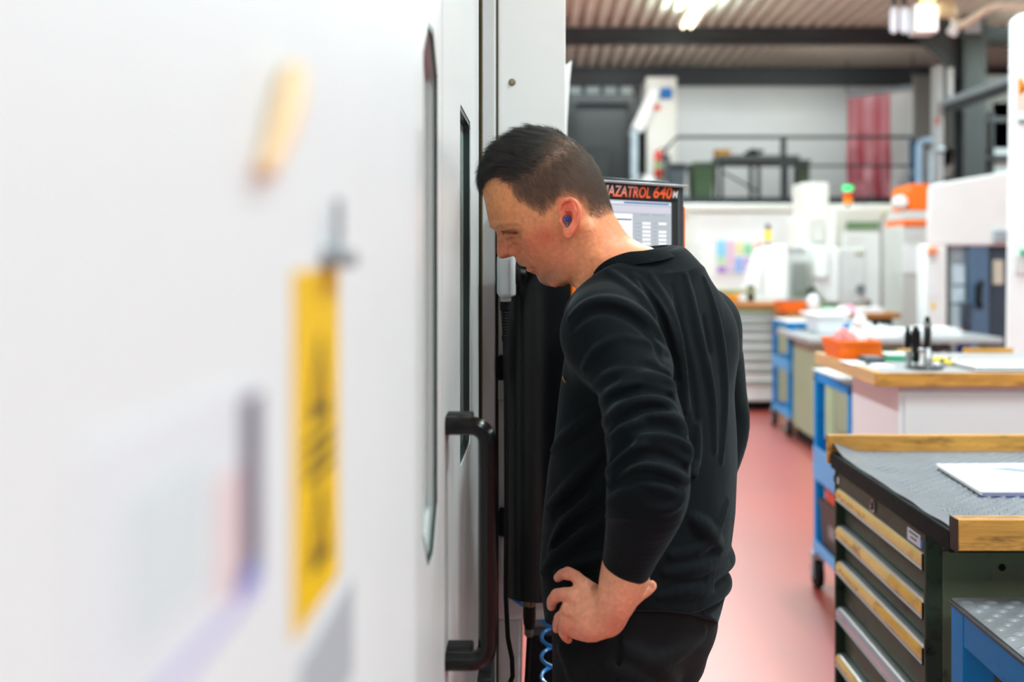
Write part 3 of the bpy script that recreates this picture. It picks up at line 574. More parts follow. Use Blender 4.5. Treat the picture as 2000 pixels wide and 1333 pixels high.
# ------------------------------------------------------------------ big white machine along the left
t = thing('machine_enclosure', 'large white machine enclosure with black door handle filling the left side', 'machine', (-.6, 1.2, 0))
XD, XN = -.125, -.105
MB().box(-1.6, -.17, -.4, 2.03, 0, 2.3).build('body', white_paint, t)
MB().box(-.169, XN, -.4, .83, .08, 2.3).build('near_panel', near_paint, t, .01)
def door_with_window(name, y0, y1, z0, z1, wy0, wy1, wz0, wz1, ch, g0, g1, xp):
    def octo(a0, a1, b0, b1, c): return [(a0+c, b0), (a1-c, b0), (a1, b0+c), (a1, b1-c), (a1-c, b1), (a0+c, b1), (a0, b1-c), (a0, b0+c)]
    xf, xb = XD, -.165
    out = [(y0, z0), (y1, z0), (y1, z0), (y1, z1), (y1, z1), (y0, z1), (y0, z1), (y0, z0)]; inn = octo(wy0, wy1, wz0, wz1, ch)
    inn2 = octo(wy0+.003, wy1-.003, wz0+.003, wz1-.003, ch)
    mb = MB(); vs = []
    vs += [(xf, *p) for p in out]+[(xf, *p) for p in inn]+[(xb, *p) for p in inn]+[(xb, *p) for p in out]
    fs = []
    for k in range(8):
        k2 = (k+1) % 8
        for r in range(3):
            a = (r*8+k, r*8+k2, r*8+8+k2, r*8+8+k)
            if out[k] == out[k2] and r == 0: a = (k, 8+k2, 8+k)
            elif out[k] == out[k2] and r == 2: a = (16+k, 16+k2, 24+k)
            fs.append(a)
        if out[k] != out[k2]: fs.append((24+k, 24+k2, k2, k))
    d = mb.add(vs, fs).build(name, door_paint, t)
    # rubber gasket lining the recess
    g = MB(); rim = octo(wy0, wy1, wz0, wz1, ch); rim2 = octo(wy0+.007, wy1-.007, wz0+.007, wz1-.007, ch-.002)
    vs = [(g0, *p) for p in rim]+[(g0, *p) for p in rim2]+[(g1, *p) for p in rim2]+[(g1, *p) for p in rim]
    g.add(vs, [(r*8+k, r*8+(k+1) % 8, ((r+1) % 4)*8+(k+1) % 8, ((r+1) % 4)*8+k) for r in range(4) for k in range(8)]).build('window_gasket', mat('gasket_green', (30, 44, 42), .3, coat=.3), d)
    MB().prism([(p[0], p[1]) for p in octo(wy0+.001, wy1-.001, wz0+.001, wz1-.001, ch)], 'x', xp-.006, xp).build('window_pane', mat('green_glass', (224, 236, 231), .04, trans=.25, ior=1.42), d)  # greenish glass; its whiteness is a painted reflection of the white column
    MB().box(-.164, -.160, wy0-.005, wy1+.005, wz0-.005, wz1+.005).build('dark_interior', mat('interior_grey', (120, 126, 126), .6), d)
    return d
d1 = door_with_window('sliding_door', .84, 1.236, .1, 2.25, 1.04, 1.185, 1.165, 1.765, .045, -.1255, -.1285, -.138)
d2 = door_with_window('sliding_door', 1.242, 1.944, .1, 2.25, 1.505, 1.722, 1.186, 1.739, .012, -.1265, -.136, -.1365)
MB().box(-.168, -.132, 1.236, 1.242, .1, 2.25).build('door_seam', mat('seam_shade', (150, 150, 150), .6), t)  # plain grey strip in the joint between the doors
# handle: bent black tube on door
hy, xh, ztop, zbot = 1.28, -.0705, 1.288, .985
pts = [(XD-.004, hy, ztop)]
for k in range(7):
    a = math.pi/2*k/6; pts.append((xh-.022+.022*math.sin(a), hy, ztop-.022+.022*math.cos(a)))
for k in range(7):
    a = math.pi/2*k/6; pts.append((xh-.022+.022*math.cos(a), hy, zbot+.022-.022*math.sin(a)))
pts.append((XD-.004, hy, zbot))
h = MB().tube(pts, .0122, 16).build('door_handle', mat('handle_black', (6, 6, 7), .16, spec=.3), d2, smooth=True)
for zz in (ztop, zbot):
    MB().box(XD-.002, XD+.034, hy+.008, hy+.04, zz-.011, zz+.013).build('handle_foot', mat('foot_black', (16, 16, 18), .5, spec=.3), d2, .003)
MB().box(-.2, -.121, 2.06, 2.1, .1, 2.28).build('door_gap', dark_gap, t)
MB().box(-.1275, -.1248, 2.04, 2.06, .1, 2.28).build('brass_edge', brass_edge, t)
MB().box(-.1240, -.0975, 2.04, 2.12, .05, 2.28).build('jamb', grey_paint, t, .002)
MB().box(-.1, -.0925, 2.075, 2.1, .05, 2.28).build('column_seam', mat('seam_dark', (60, 54, 34), .7), t)
col = MB().box(-.0945, .0475, 2.08, 2.6, .75, 2.6).build('column_cover', mat('cover_paint', (242, 242, 240), .42, coat=.1), t, .002)
p = P(1000, 161, 2.08); MB().lathe([(.0045, -.004), (.0062, -.002), (.0062, .002)], p, 16, 'y').build('screw', mat('screw_brass', (150, 140, 110), .3, metal=.8), col)
MB().lathe([(.0075, -.0008), (.0075, .002)], p, 16, 'y').build('screw_recess', mat('recess_dark', (60, 58, 46), .6), col)
q = [P(1100, 130, 2.61), P(1117, 118, 2.61), P(1113, 160, 2.61), P(1108, 240, 2.61), P(1106, 320, 2.61)]
MB().prism([(p.x, p.z) for p in q]+[(.03, q[-1].z), (.03, q[0].z)], 'y', 2.61, 2.66).build('side_flap', white_paint, t, .002)
# base cover with slanted side, dark track
MB().prism([(-.1, 0), (-.062, 0), (-.045, .80), (-.0945, .80)], 'y', 2.09, 2.5).build('base_cover', grey_paint, t, .004)
MB().box(-.14, -.098, 1.9, 2.07, 0, .70).build('track_cover', dark_steel, t, .004)
MB().box(-.118, -.1125, 1.885, 1.9, .2, .69).build('track_edge', alu, t, .001)
# printed stickers and the lever on the near panel
def sticker(name, m, u0, u1, v0a, v1a, v1b=None, par=t, dx=0):      # on the near panel, seen at a grazing angle
    x = XN+.0006+dx; Y = lambda u: x*F/(u-CU); z = lambda u, v: CH-(v-CV)*Y(u)/F
    a, b = Y(u0), Y(u1)
    za, zb = z((u0+u1)/2, v0a), z((u0+u1)/2, v1a)
    return MB().box(x-.0005, x, a, b, zb, za).build(name, m, par)
ys = sticker('warning_sticker', yellow_sticker, 573, 662, 527, 1190)
for zc in (1.446, 1.378):
    MB().prism([(.466-.02, zc-.02), (.466+.02, zc-.02), (.466, zc+.022)], 'x', XN+.0006, XN+.001).build('warning_triangle', print_black, ys)
    MB().prism([(.466-.009, zc-.013), (.466+.009, zc-.013), (.466, zc+.009)], 'x', XN+.001, XN+.0013).build('triangle_field', mat('sticker_amber', (210, 160, 0), .5), ys)
for k in range(3): MB().box(XN+.0006, XN+.001, .44, .492, 1.416-.008*k, 1.420-.008*k).build('print_line', print_black, ys)
sticker('grey_sticker', mat('sticker_grey', (176, 182, 190), .5), 588, 690, 1215, 1420)
yl = XN*F/(636-CU)
lk = MB().box(XN, XN+.012, yl-.012, yl+.02, 1.497, 1.506).build('latch_foot', mat('latch_blue_grey', (150, 156, 164), .4, metal=.4), t, .002)
MB().tube([(XN+.006, yl, 1.505), (XN+.006, yl, 1.53)], .0022, 8).build('latch_pin', mat('latch_blue_grey', (150, 156, 164), .4, metal=.4), lk)
Yl = .39
lv = MB().lathe([(.014, -.006), (.012, 0), (.007, .006)], P(352, 372, .385), 18, 'x').build('lever_base', mat('lever_grey', (170, 172, 176), .5), t, smooth=True)
lp = [(XN+.004, .362, 1.532), (XN+.006, .376, 1.548), (XN+.006, .388, 1.562), (XN+.006, .397, 1.576)]
MB().tube(lp, [.004, .0055, .0065, .005], 12).build('lever_grip', mat('lever_orange', (240, 204, 160), .45), lv, smooth=True)
# added sheet of colour bands imitating a reflection in the near panel
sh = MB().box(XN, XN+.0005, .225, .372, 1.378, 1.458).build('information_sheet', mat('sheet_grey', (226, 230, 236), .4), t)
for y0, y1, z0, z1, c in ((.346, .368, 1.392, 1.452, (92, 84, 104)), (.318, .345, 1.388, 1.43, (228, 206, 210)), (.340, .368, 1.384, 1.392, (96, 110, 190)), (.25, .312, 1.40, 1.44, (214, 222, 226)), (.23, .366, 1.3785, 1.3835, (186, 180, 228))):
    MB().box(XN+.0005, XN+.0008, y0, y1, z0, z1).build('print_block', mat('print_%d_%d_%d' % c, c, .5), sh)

# ------------------------------------------------------------------ control panel behind the person
t = thing('control_panel', 'tall black machine control panel with screen and orange edges behind the person', 'machine', (.1, 2.05, .8))
zb, zt_ = .828, 1.665
plan = [(-.0735, 2.07), (-.0735, 2.0), (-.066, 1.978), (-.045, 1.962), (-.012, 1.953), (.015, 1.955), (.04, 1.962), (.055, 1.97), (.0595, 1.985), (.0595, 2.07)]
hs = MB().prism(plan, 'z', zb, zt_-.02).build('side_housing', mat('housing_black', (10, 11, 13), .3, spec=.4), t, smooth=True)
A, B = Vector((.0588, 1.97, 0)), Vector((.3035, 2.13, 0)); B = P(1337, 0, 2.165); B.z = 0
ex = (B-A).normalized(); en = Vector((ex.y, -ex.x, 0)); LW = (B-A).length       # en faces the camera
def S(u, v):      # picture point -> (s, z) on the front plane
    d = Vector(((u-CU)/F, 1, 0)); k = A.dot(en)/d.dot(en); p = d*k
    return (p-A).dot(ex), CH-(v-CV)*k/F
fm = lambda s, z, out=0: frame(A+ex*s+en*out+Vector((0, 0, z)), ex, (0, 0, 1), en)
def fbox(name, m, par, s0, s1, z0, z1, o0, o1, bevel=0):
    mb = MB().box(s0, s1, z0, z1, o0, o1); M4 = fm(0, 0); mb.v = [tuple(M4 @ Vector(v)) for v in mb.v]
    return mb.build(name, m, par, bevel)
fbox('front_case', mat('case_black', (40, 42, 45), .4), t, .012, LW-.012, zb, zt_, -.14, 0, .004)
s0 = 0; sR, _ = S(1310, 400); zt2 = 1.668
fbox('orange_edge', orange_trim, t, -.002, .012, zb+.01, zt_-.03, -.06, .003, .002)
fbox('orange_edge', orange_trim, t, LW-.005, LW-.001, zb+.01, S(1336, 404)[1], -.06, .003, .001)
fbox('side_case', mat('case_grey', (56, 60, 64), .4), t, S(1322, 400)[0], LW-.005, zb, S(1330, 365)[1], -.10, .004, .004)
fbox('top_lip', alu, t, .0, LW+.001, S(1250, 358)[1]-.004, S(1250, 358)[1]+.001, -.08, .012, .001)
fbox('rear_lip', mat('lip_dark', (70, 74, 80), .3, metal=.5), t, -.0, LW-.025, S(1250, 352)[1]-.001, S(1250, 352)[1]+.003, -.12, -.02, .001)
tp = fbox('title_plate', mat('title_black', (34, 34, 36), .35), t, .01, S(1322, 380)[0]-.001, S(1250, 389)[1], S(1250, 359)[1]-.003, -.001, .003, .001)
def fit_text(name, s, u0, u1, vb, vt, m, par):
    sa, z0 = S(u0, vb); sb, _ = S(u1, vb); _, z1 = S(u0, vt); um = (u0+u1)/2
    o = text(name, s, 1, m, par, Matrix.Identity(4), shear=.22, bold=.02, depth=.02)
    co = np.array([v.co[:] for v in o.data.vertices]); lo, hi = co.min(0), co.max(0)
    o.data.transform(fm(sa, z0, .0032) @ Matrix.Diagonal(((sb-sa)/(hi[0]-lo[0]), (z1-z0)/(hi[1]-lo[1]), .01, 1)) @ Matrix.Translation((-lo[0], -lo[1], -lo[2])))
    return o
fade = mat('letter_orange', (250, 96, 40), .4)
m2 = bpy.data.materials.new('letter_fade'); m2.use_nodes = True; nt = m2.node_tree      # white to orange gradient on the letters
tc = nt.nodes.new('ShaderNodeTexCoord'); sp = nt.nodes.new('ShaderNodeSeparateXYZ'); nt.links.new(tc.outputs['Object'], sp.inputs[0])
mr = nt.nodes.new('ShaderNodeMapRange'); zz0, zz1 = S(1230, 386)[1], S(1230, 362)[1]
mr.inputs[1].default_value = zz0; mr.inputs[2].default_value = zz1; nt.links.new(sp.outputs[2], mr.inputs[0])
mr2 = nt.nodes.new('ShaderNodeMapRange'); mr2.inputs[1].default_value = S(1255, 380)[0]*ex.x+A.x; mr2.inputs[2].default_value = S(1180, 380)[0]*ex.x+A.x; nt.links.new(sp.outputs[0], mr2.inputs[0])
mu = nt.nodes.new('ShaderNodeMath'); mu.operation = 'MULTIPLY'; nt.links.new(mr.outputs[0], mu.inputs[0]); nt.links.new(mr2.outputs[0], mu.inputs[1])
mx = nt.nodes.new('ShaderNodeMix'); mx.data_type = 'RGBA'; mx.inputs[6].default_value = (*lin((250, 92, 36)), 1); mx.inputs[7].default_value = (*lin((240, 236, 232)), 1)
nt.links.new(mu.outputs[0], mx.inputs[0]); nt.links.new(mx.outputs[2], nt.nodes['Principled BSDF'].inputs['Base Color'])
fit_text('lettering', 'MAZATROL', 1171, 1268, 383, 360, m2, tp)
fit_text('lettering', '640', 1274, 1311, 387.5, 363.5, fade, tp)
fit_text('lettering', 'M', 1311.5, 1322, 387, 373, mat('letter_white', (226, 226, 228), .5), tp)
sL = S(1148, 400)[0]; zs0, zs1 = S(1250, 548)[1], S(1250, 393)[1]
def glow(name, c, e=.8): m = mat('glow_'+name, (8, 8, 9), .2, emit=(c, e*1.9)); return m
scn = fbox('screen', glow('grey', (208, 216, 224), .62), t, sL, sR, zs0, zs1, -.001, .002)
def ui(name, c, u0, u1, v0, v1, e=.8, o=.0024):
    a, z1 = S(u0, v0); b, _ = S(u1, v0); _, z0 = S(u0, v1); return fbox(name, glow('%d_%d_%d' % c, c, e), scn, a, b, z0, z1, .002, o)
ui('title_bar', (226, 232, 244), 1180, 1309, 392, 396.5); ui('blue_bar', (84, 126, 190), 1217, 1305, 394.3, 397.3, .7, .0028)
ui('toolbar', (224, 222, 236), 1180, 1309, 400, 413, .7); ui('list_field', (250, 250, 252), 1185, 1234, 416, 480); ui('selected_row', (60, 110, 150), 1185, 1232, 426.5, 429, .6, .0028)
for k, v in enumerate((436.5, 444, 452.5, 460, 468, 476)):
    ui('entry_field', (250, 252, 252), 1253.5, 1269, v-2.6, v+2.6)
    if k != 1: ui('entry_field', (250, 252, 252), 1285, 1300, v-1.6, v+3.4)
    ui('caption', (186, 194, 200), 1240, 1250, v-.6, v+.6, .55)
    ui('caption', (186, 194, 200), 1274, 1282, v, v+1.2, .55)
ui('caption', (190, 196, 202), 1249, 1266, 419, 420.4, .55); ui('caption', (190, 196, 202), 1273, 1298, 420, 421.4, .55)
# plug and cable below, brackets on the left
p = P(1034, 1158, 2.0)
cn = MB().lathe([(.012, -.002), (.0125, -.012), (.0115, -.014), (.0125, -.016), (.0125, -.026), (.011, -.028)], p, 18).build('plug_ring', mat('ring_metal', (120, 112, 92), .3, metal=.9), t, smooth=True)
MB().lathe([(.0125, -.028), (.013, -.045), (.0115, -.066), (.0095, -.072)], p, 18).build('plug_body', black_plastic, t, smooth=True)
MB().lathe([(.009, -.07), (.0085, -.076), (.0092, -.08), (.0075, -.088)], p, 16).build('plug_clamp', mat('clamp_steel', (110, 110, 104), .4, metal=.8), t)
MB().tube([p+Vector((0, 0, -.085)), p+Vector((-.004, .005, -.16)), p+Vector((-.012, .01, -.3)), p+Vector((-.01, .02, -.7))], .0055, 10).build('cable', black_rubber, t, smooth=True)
pbox('bracket', black_rubber, t, 973, 990, 698, 744, 2.03, .05, .001); pbox('clip', mat('clip_grey', (150, 152, 150), .5), t, 973, 986, 742, 782, 2.03, .04, .002)
pbox('bracket', black_rubber, t, 973, 992, 1003, 1048, 2.03, .05, .001); pbox('clip', grey_paint, t, 977, 988, 1050, 1140, 2.05, .02, .002)
# hand wheel unit hanging on the control panel
t = thing('handwheel_unit', 'small grey hand wheel unit with black boot and cable left of the control panel', 'controller', P(990, 560, 1.93))
p = P(988, 542, 1.93)
MB().prism([(-.0165+p.x, p.z-.030), (-.010+p.x, p.z-.040), (.012+p.x, p.z-.040), (.0165+p.x, p.z-.032), (.0165+p.x, p.z+.042), (-.0165+p.x, p.z+.045)], 'y', 1.905, 1.955).build('body', mat('unit_grey', (176, 182, 184), .35, coat=.2), t, .008, seg=4)
MB().box(p.x+.0095, p.x+.019, 1.900, 1.958, p.z-.036, p.z+.043).build('bezel', mat('unit_pale', (205, 209, 210), .4), t, .004)
MB().lathe([(.021, 0), (.021, .006), (.014, .01), (.012, .02), (.006, .022)], (p.x+.019, 1.929, p.z+.006), 20, 'x').build('dial', black_plastic, t, smooth=True)
MB().box(p.x-.009, p.x+.010, 1.918, 1.942, p.z-.047, p.z-.038).build('neck', mat('unit_grey', (176, 182, 184), .35, coat=.2), t, .002)
pr = [(.0095, -.047), (.0098, -.062)]
for k in range(9): pr += [(.0088-.0003*k, -.064-.0055*k), (.0068-.0003*k, -.0668-.0055*k)]
pr += [(.0062, -.113), (.006, -.125), (.004, -.126)]
MB().lathe([(r, h+p.z) for r, h in pr], (p.x-.002, 1.93, 0), 18).build('strain_boot', black_rubber, t)
zc = p.z-.12
MB().tube([(p.x-.002, 1.93, zc), (p.x+.0005, 1.93, zc-.1), (p.x+.001, 1.93, zc-.3), (p.x, 1.93, zc-.50), (p.x+.004, 1.93, zc-.58), (p.x+.012, 1.93, zc-.62), (p.x+.013, 1.932, zc-.655), (p.x+.002, 1.935, zc-.685), (p.x-.012, 1.94, zc-.72), (p.x-.01, 1.95, zc-.9)], .0048, 10).build('cable', black_rubber, t, smooth=True)
# coiled air hose
t = thing('coiled_hose', 'bright blue coiled air hose hanging behind the hip of the person', 'hose', P(1085, 1240, 2.12))
c = P(1086, 1150, 2.10); pts = [P(1008, 1120, 2.08), P(999, 1150, 2.07), P(1004, 1172, 2.06), P(1020, 1183, 2.06), P(1040, 1178, 2.08), P(1062, 1152, 2.08)]
for k in range(13*14):
    a = k/14*2*math.pi+.4; pts.append((c.x+.031*math.cos(a), c.y+.031*math.sin(a), c.z-.002-k/14*.0415))
MB().tube(pts, .0038, 8).build('hose', mat('hose_blue', (56, 168, 255), .3, coat=.4), t, smooth=True)
MB().tube([P(1008, 1120, 2.08), P(1009, 1105, 2.085), P(1012, 1080, 2.09)], .006, 8).build('fitting', mat('fitting_blue', (20, 70, 150), .4), t)
# dark chip bin under the panel
t = thing('chip_bin', 'black sheet metal bin standing under the control panel', 'bin', (.03, 2.4, 0))
MB().box(-.036, .20, 2.25, 2.6, .03, .67).build('body', mat('bin_black', (9, 9, 10), .45, spec=.25), t, .006); MB().box(-.042, .206, 2.24, 2.61, .655, .675).build('rim', mat('bin_rim', (70, 74, 80), .35, metal=.3), t, .003)
MB().box(-.04, .2, 2.27, 2.58, 0, .03).build('plinth', black_rubber, t)

# ------------------------------------------------------------------ drawer cabinet and worktop in the right foreground
XF, YC, YD = .789, 2.04, 2.68
t = thing('drawer_cabinet', 'olive green tool cabinet with worn yellow drawer grips at the front right', 'cabinet', (1.15, 2.36, 0))
ztop = .938
mb = MB().box(XF+.03, XF+.74, YC, YD, .0, ztop)
mb.build('carcass', olive_paint, t, .003)
for y0, y1 in ((YC, YC+.014), (YD-.014, YD)): MB().box(XF-.004, XF+.03, y0, y1, 0, ztop).build('side_edge', olive_dark, t, .003)
MB().box(XF+.0, XF+.03, YC+.014, YD-.014, .895, ztop).build('lock_rail', olive_dark, t, .002)
zr = .898
p = Vector((XF, 2.37, .917))
lk = MB().lathe([(.015, -.004), (.015, .001)], p, 20, 'x').build('lock', mat('lock_steel', (120, 122, 120), .35, metal=.7), t, smooth=True)
MB().box(XF-.006, XF-.003, 2.368, 2.372, .908, .926).build('key_slot', black_rubber, lk); MB().tube([(XF-.004, 2.356, .909), (XF-.006, 2.364, .904), (XF-.006, 2.378, .905), (XF-.004, 2.384, .913)], .002, 6).build('key_ring', steel, lk)
pl = MB().box(XF-.002, XF, 2.075, 2.15, .899, .926).build('label_plate', mat('plate_grey', (208, 212, 222), .5), t, .001)
for k, (a, b, zz) in enumerate(((2.088, 2.138, .918), (2.095, 2.128, .908))): MB().box(XF-.0026, XF-.002, a, b, zz, zz+.004).build('print_line', mat('print_grey', (96, 100, 120), .6), pl)
MB().box(XF-.0022, XF-.0002, 2.062, 2.073, .902, .92).build('blue_tag', mat('tag_blue', (40, 100, 190), .5), t)
MB().box(XF-.002, XF, 2.648, 2.664, .905, .922).build('pale_tag', grey_paint, t); MB().box(XF-.008, XF, 2.664, 2.676, .906, .925).build('hinge', dark_steel, t, .002)
lab_y = mat('label_yellow', (226, 190, 108), .35, var=((20, 8, 20), .1), stain=((150, 104, 40), (14, 7, 14), .55, .72), coat=.2)
lab_w = mat('label_gold', (218, 170, 60), .35, var=((20, 9, 20), .12), stain=((120, 80, 30), (16, 8, 16), .54, .7), coat=.2)
lab_s = mat('label_silver', (178, 180, 190), .3, metal=.5)
edges = [.898, .797, .703, .580, .455, .33, .16]
rnd = random.Random(4)
for i, (za, zb) in enumerate(zip(edges, edges[1:]+[.02])):
    y0, y1 = YC+.016, YD-.016
    d = MB().box(XF+.018, XF+.03, y0, y1, zb+.003, za-.002).build('drawer', olive_dark, t, .002)
    x = XF+.018; hz = .034        # grip: a flat top, a curved label face, a thin lip below
    gr = MB().prism([(x, za-.003), (x-.012, za-.004), (x-.017, za-.007), (x, za-.010)], 'y', y0, y1); gr = gr.build('grip_top', alu, d)
    face = [(x-.017, za-.007), (x-.0215, za-.013), (x-.0235, za-.020), (x-.0235, za-.027), (x-.021, za-.034), (x-.017, za-.034), (x-.012, za-.012)]
    yy1 = y1
    if i in (1, 2):        # two label pieces meet on these grips
        ys_ = (2.26, 2.36)[i-1]
        MB().prism(face, 'y', ys_, y1).build('label_strip', lab_y, d, smooth=True); MB().prism(face, 'y', y0+.002, ys_-.002).build('label_strip', lab_w, d, smooth=True)
    else: MB().prism(face, 'y', y0+.002, y1).build('label_strip', lab_s if i == 3 else lab_y, d, smooth=True)
    MB().prism([(x, za-.034), (x-.023, za-.034), (x-.025, za-.037), (x, za-.038)], 'y', y0, y1).build('grip_lip', alu, d)
    MB().box(x-.024, x, y0-.002, y0+.002, za-.038, za-.004).build('end_cap', black_plastic, d)
    mb = MB(); yy = y1-.012       # worn pen marks
    for k in range((26, 16, 20, 9, 18, 8, 8)[i]):
        yy -= .006+.006*rnd.random(); zc = za-.019-.008*rnd.random(); hh = .003+.006*rnd.random(); sl = rnd.uniform(-.003, .003)
        if yy < y0+.1: break
        mb.hexa([(x-.0238, yy, zc-hh*.5), (x-.0238, yy+.0012, zc-hh*.5), (x-.0238, yy+.0012+sl, zc+hh*.5), (x-.0238, yy+sl, zc+hh*.5)], [(x-.0232, yy, zc-hh*.5), (x-.0232, yy+.0012, zc-hh*.5), (x-.0232, yy+.0012+sl, zc+hh*.5), (x-.0232, yy+sl, zc+hh*.5)])
    o = mb.build('pen_marks', print_black, d); o['kind'] = 'stuff'
p = P(1957, 1109, YC); MB().lathe([(.0075, -.001), (.0075, .003)], p, 14, 'y').build('bolt_hole', black_rubber, t)
MB().box(XF+.03, XF+.74, YC-.0015, YC, .905, .907).build('side_seam', dark_gap, t)
# worktop: slab, two wooden rails, studded mat
t = thing('worktop', 'black edged worktop with studded grey mat and wooden rails over the tool cabinet', 'worktop', (1.2, 2.3, .94))
X0, Y0, Y1, X1 = .779, 1.876, 2.715, 1.62
MB().box(X0, X1, Y0+.03, Y1-.02, .94, .982).build('slab', mat('slab_black', (26, 31, 31), .75, spec=.15, var=(40, .3), bump=(120, .5)), t, .003)
MB().box(X0+.004, X1, Y0, Y0+.034, .952, 1.012).build('wooden_rail', wood_edge, t, .0025)
MB().box(X0+.001, X0+.004, Y0, Y0+.034, .950, 1.012).build('rail_end', mat('rail_black', (34, 32, 30), .6), t)
MB().box(X0-.006, X1, Y1-.022, Y1, .95, 1.028).build('wooden_rail', wood_edge, t, .0025)
nx, ny = 28, 28; vs = []; fs = []
for j in range(ny+1):
    for i in range(nx+1):
        q, s = i/nx, j/ny; xx = X0+.008+(X1-X0-.008)*q; yy = Y0+.036+(Y1-.024-Y0-.036)*s
        up = .024*max(0, 1-q*nx/2.2)*max(0, s-.88)/.12
        vs.append((xx+.0015*math.sin(j*1.1)*max(0, 1-q*8), yy, .9855+up+.0015*math.sin(j*.9)*max(0, 1-q*10)))
for j in range(ny):
    for i in range(nx): a = j*(nx+1)+i; fs.append((a, a+1, a+nx+2, a+nx+1))
n0 = len(vs); vs += [(x, y, z-.003) for x, y, z in vs]
fs += [(n0+a, n0+d, n0+c, n0+b) for a, b, c, d in fs]
ring = list(range(nx+1))+[j*(nx+1)+nx for j in range(1, ny+1)]+[ny*(nx+1)+i for i in range(nx-1, -1, -1)]+[j*(nx+1) for j in range(ny-1, 0, -1)]
fs += [(a, n0+a, n0+b, b) for a, b in zip(ring, ring[1:]+ring[:1])]
mt = MB().add(vs, fs).build('studded_mat', grey_mat, t, smooth=True)
def studs(x0, x1, y0, y1, z, px, py, r, h, name, m, par):       # overlapping lens shaped studs
    mb = MB(); j = 0; y = y0
    while y < y1:
        x = x0+(px/2 if j % 2 else 0)
        while x < x1:
            ring = [(x+r*1.25*math.cos(a), y+r*.8*math.sin(a), z-.0005) for a in [k*math.pi/4 for k in range(8)]]
            r2 = [(x+.15*r+r*.7*math.cos(a), y+r*.45*math.sin(a), z+h*.8) for a in [k*math.pi/4 for k in range(8)]]
            mb.add(ring+r2+[(x+.2*r, y, z+h)], [(k, (k+1) % 8, 8+(k+1) % 8, 8+k) for k in range(8)]+[(8+k, 8+(k+1) % 8, 16) for k in range(8)])
            x += px
        y += py; j += 1
    o = mb.build(name, m, par, smooth=True); o['kind'] = 'stuff'; return o
studs(X0+.05, X1-.01, Y0+.05, Y1-.06, .9855, .031, .0158, .0066, .0032, 'mat_studs', grey_mat, mt)
t = thing('booklet', 'white printed booklet with blue edge lying on the studded mat', 'paper', (1.15, 2.3, .988))
zb = .9885
q = [(.955, 2.165), (1.42, 2.165), (1.42, 2.47), (.975, 2.46)]
for k in range(5):
    dx = .004*math.sin(k*2.1); z = zb+.0016*k
    MB().hexa([(x+dx, y+dx*.6, z) for x, y in q], [(x+dx, y+dx*.6, z+.0013) for x, y in q]).build('page', paper_white, t)
z = zb+.0016*5
pg = MB().hexa([(x-.003, y, z) for x, y in q], [(x-.003, y, z+.0016) for x, y in q]).build('cover', mat('cover_white', (246, 247, 252), .4), t)
bl = mat('ink_blue', (44, 58, 140), .5)
MB().box(.955, 1.42, 2.1625, 2.165, zb+.004, zb+.0055).box(.952, 1.42, 2.1625, 2.165, zb-.002, zb).build('blue_edge', bl, t)
MB().prism([(1.065, 2.405), (1.13, 2.42), (1.28, 2.33), (1.22, 2.295)], 'z', z+.0016, z+.0019).build('printed_picture', mat('ink_grey', (140, 146, 160), .5), pg)
for k in range(4): MB().box(1.0, 1.06+.02*(k % 2), 2.20+.014*k, 2.203+.014*k, z+.0016, z+.0018).build('print_line', mat('ink_pale', (206, 210, 220), .5), pg)
# low blue stand in the front right corner
t = thing('blue_stand', 'low blue steel stand with studded rubber top in the front right corner', 'stand', (1.1, 1.65, 0))
bx0, bx1, by0, by1, bz = .797, 1.45, 1.30, 1.945, .838
for xx in (bx0, bx1-.06):
    for yy in (by0, by1-.06): MB().box(xx, xx+.06, yy, yy+.06, 0, bz-.008).build('leg', blue_paint, t, .004)
MB().box(bx0, bx0+.03, by0+.06, by1-.06, bz-.07, bz-.008).build('side_rail', blue_paint, t, .003); MB().box(bx1-.03, bx1, by0+.06, by1-.06, bz-.07, bz-.008).build('side_rail', blue_paint, t, .003)
MB().box(bx0+.06, bx1-.06, by1-.035, by1-.005, bz-.07, bz-.008).build('rear_rail', blue_paint, t, .003)
MB().box(bx0-.004, bx1, by0, by1+.004, bz-.008, bz).build('rubber_top', mat('rubber_dark', (60, 62, 66), .5), t, .003)
mt2 = MB().box(bx0+.002, bx1, by0+.002, by1, bz, bz+.003).build('studded_mat', mat('mat_grey2', (132, 135, 140), .33, var=(8, .2), bump=(50, .15), spec=.6), t)
studs(bx0+.02, bx1-.01, by0+.02, by1-.012, bz+.003, .046, .023, .0115, .004, 'mat_studs', mat('mat_grey2', (132, 135, 140)), mt2)

# ------------------------------------------------------------------ second bench, blue trolley behind it
t = thing('packing_bench', 'white cabinet bench with thick wooden edged top behind the tool cabinet', 'table', (1.9, 3.85, 0))
bz = 1.11; bx0, bx1, by0, by1 = 1.158, 2.6, 3.45, 4.24
MB().box(bx0+.02, bx1, by0+.02, by1-.02, bz-.045, bz).build('top', mat('bench_grey', (168, 168, 172), .4, var=(4, .06)), t, .003)
MB().box(bx0, bx1, by0, by0+.022, bz-.046, bz+.001).build('front_edge', wood_edge, t, .002)
MB().box(bx0, bx0+.022, by0+.022, by1, bz-.046, bz+.003).build('side_edge', wood_end, t, .002)
xa, xb = (1880-CU)*by1/F, (1975-CU)*by1/F
MB().box(bx0+.35, (1795-CU)*by1/F, by1-.02, by1, bz-.04, bz+.014).build('rear_rail', wood_edge, t, .002); MB().box(xa, xb, by1-.02, by1, bz-.04, bz+.02).build('rear_rail', wood_edge, t, .002)
MB().box(1.252, 2.5, 3.5, 4.03, .06, bz-.045).build('cabinet', mat('cabinet_white', (232, 232, 236), .35, coat=.15), t, .004); MB().box(1.28, 2.5, 3.53, 4.0, 0, .06).build('plinth', black_rubber, t)
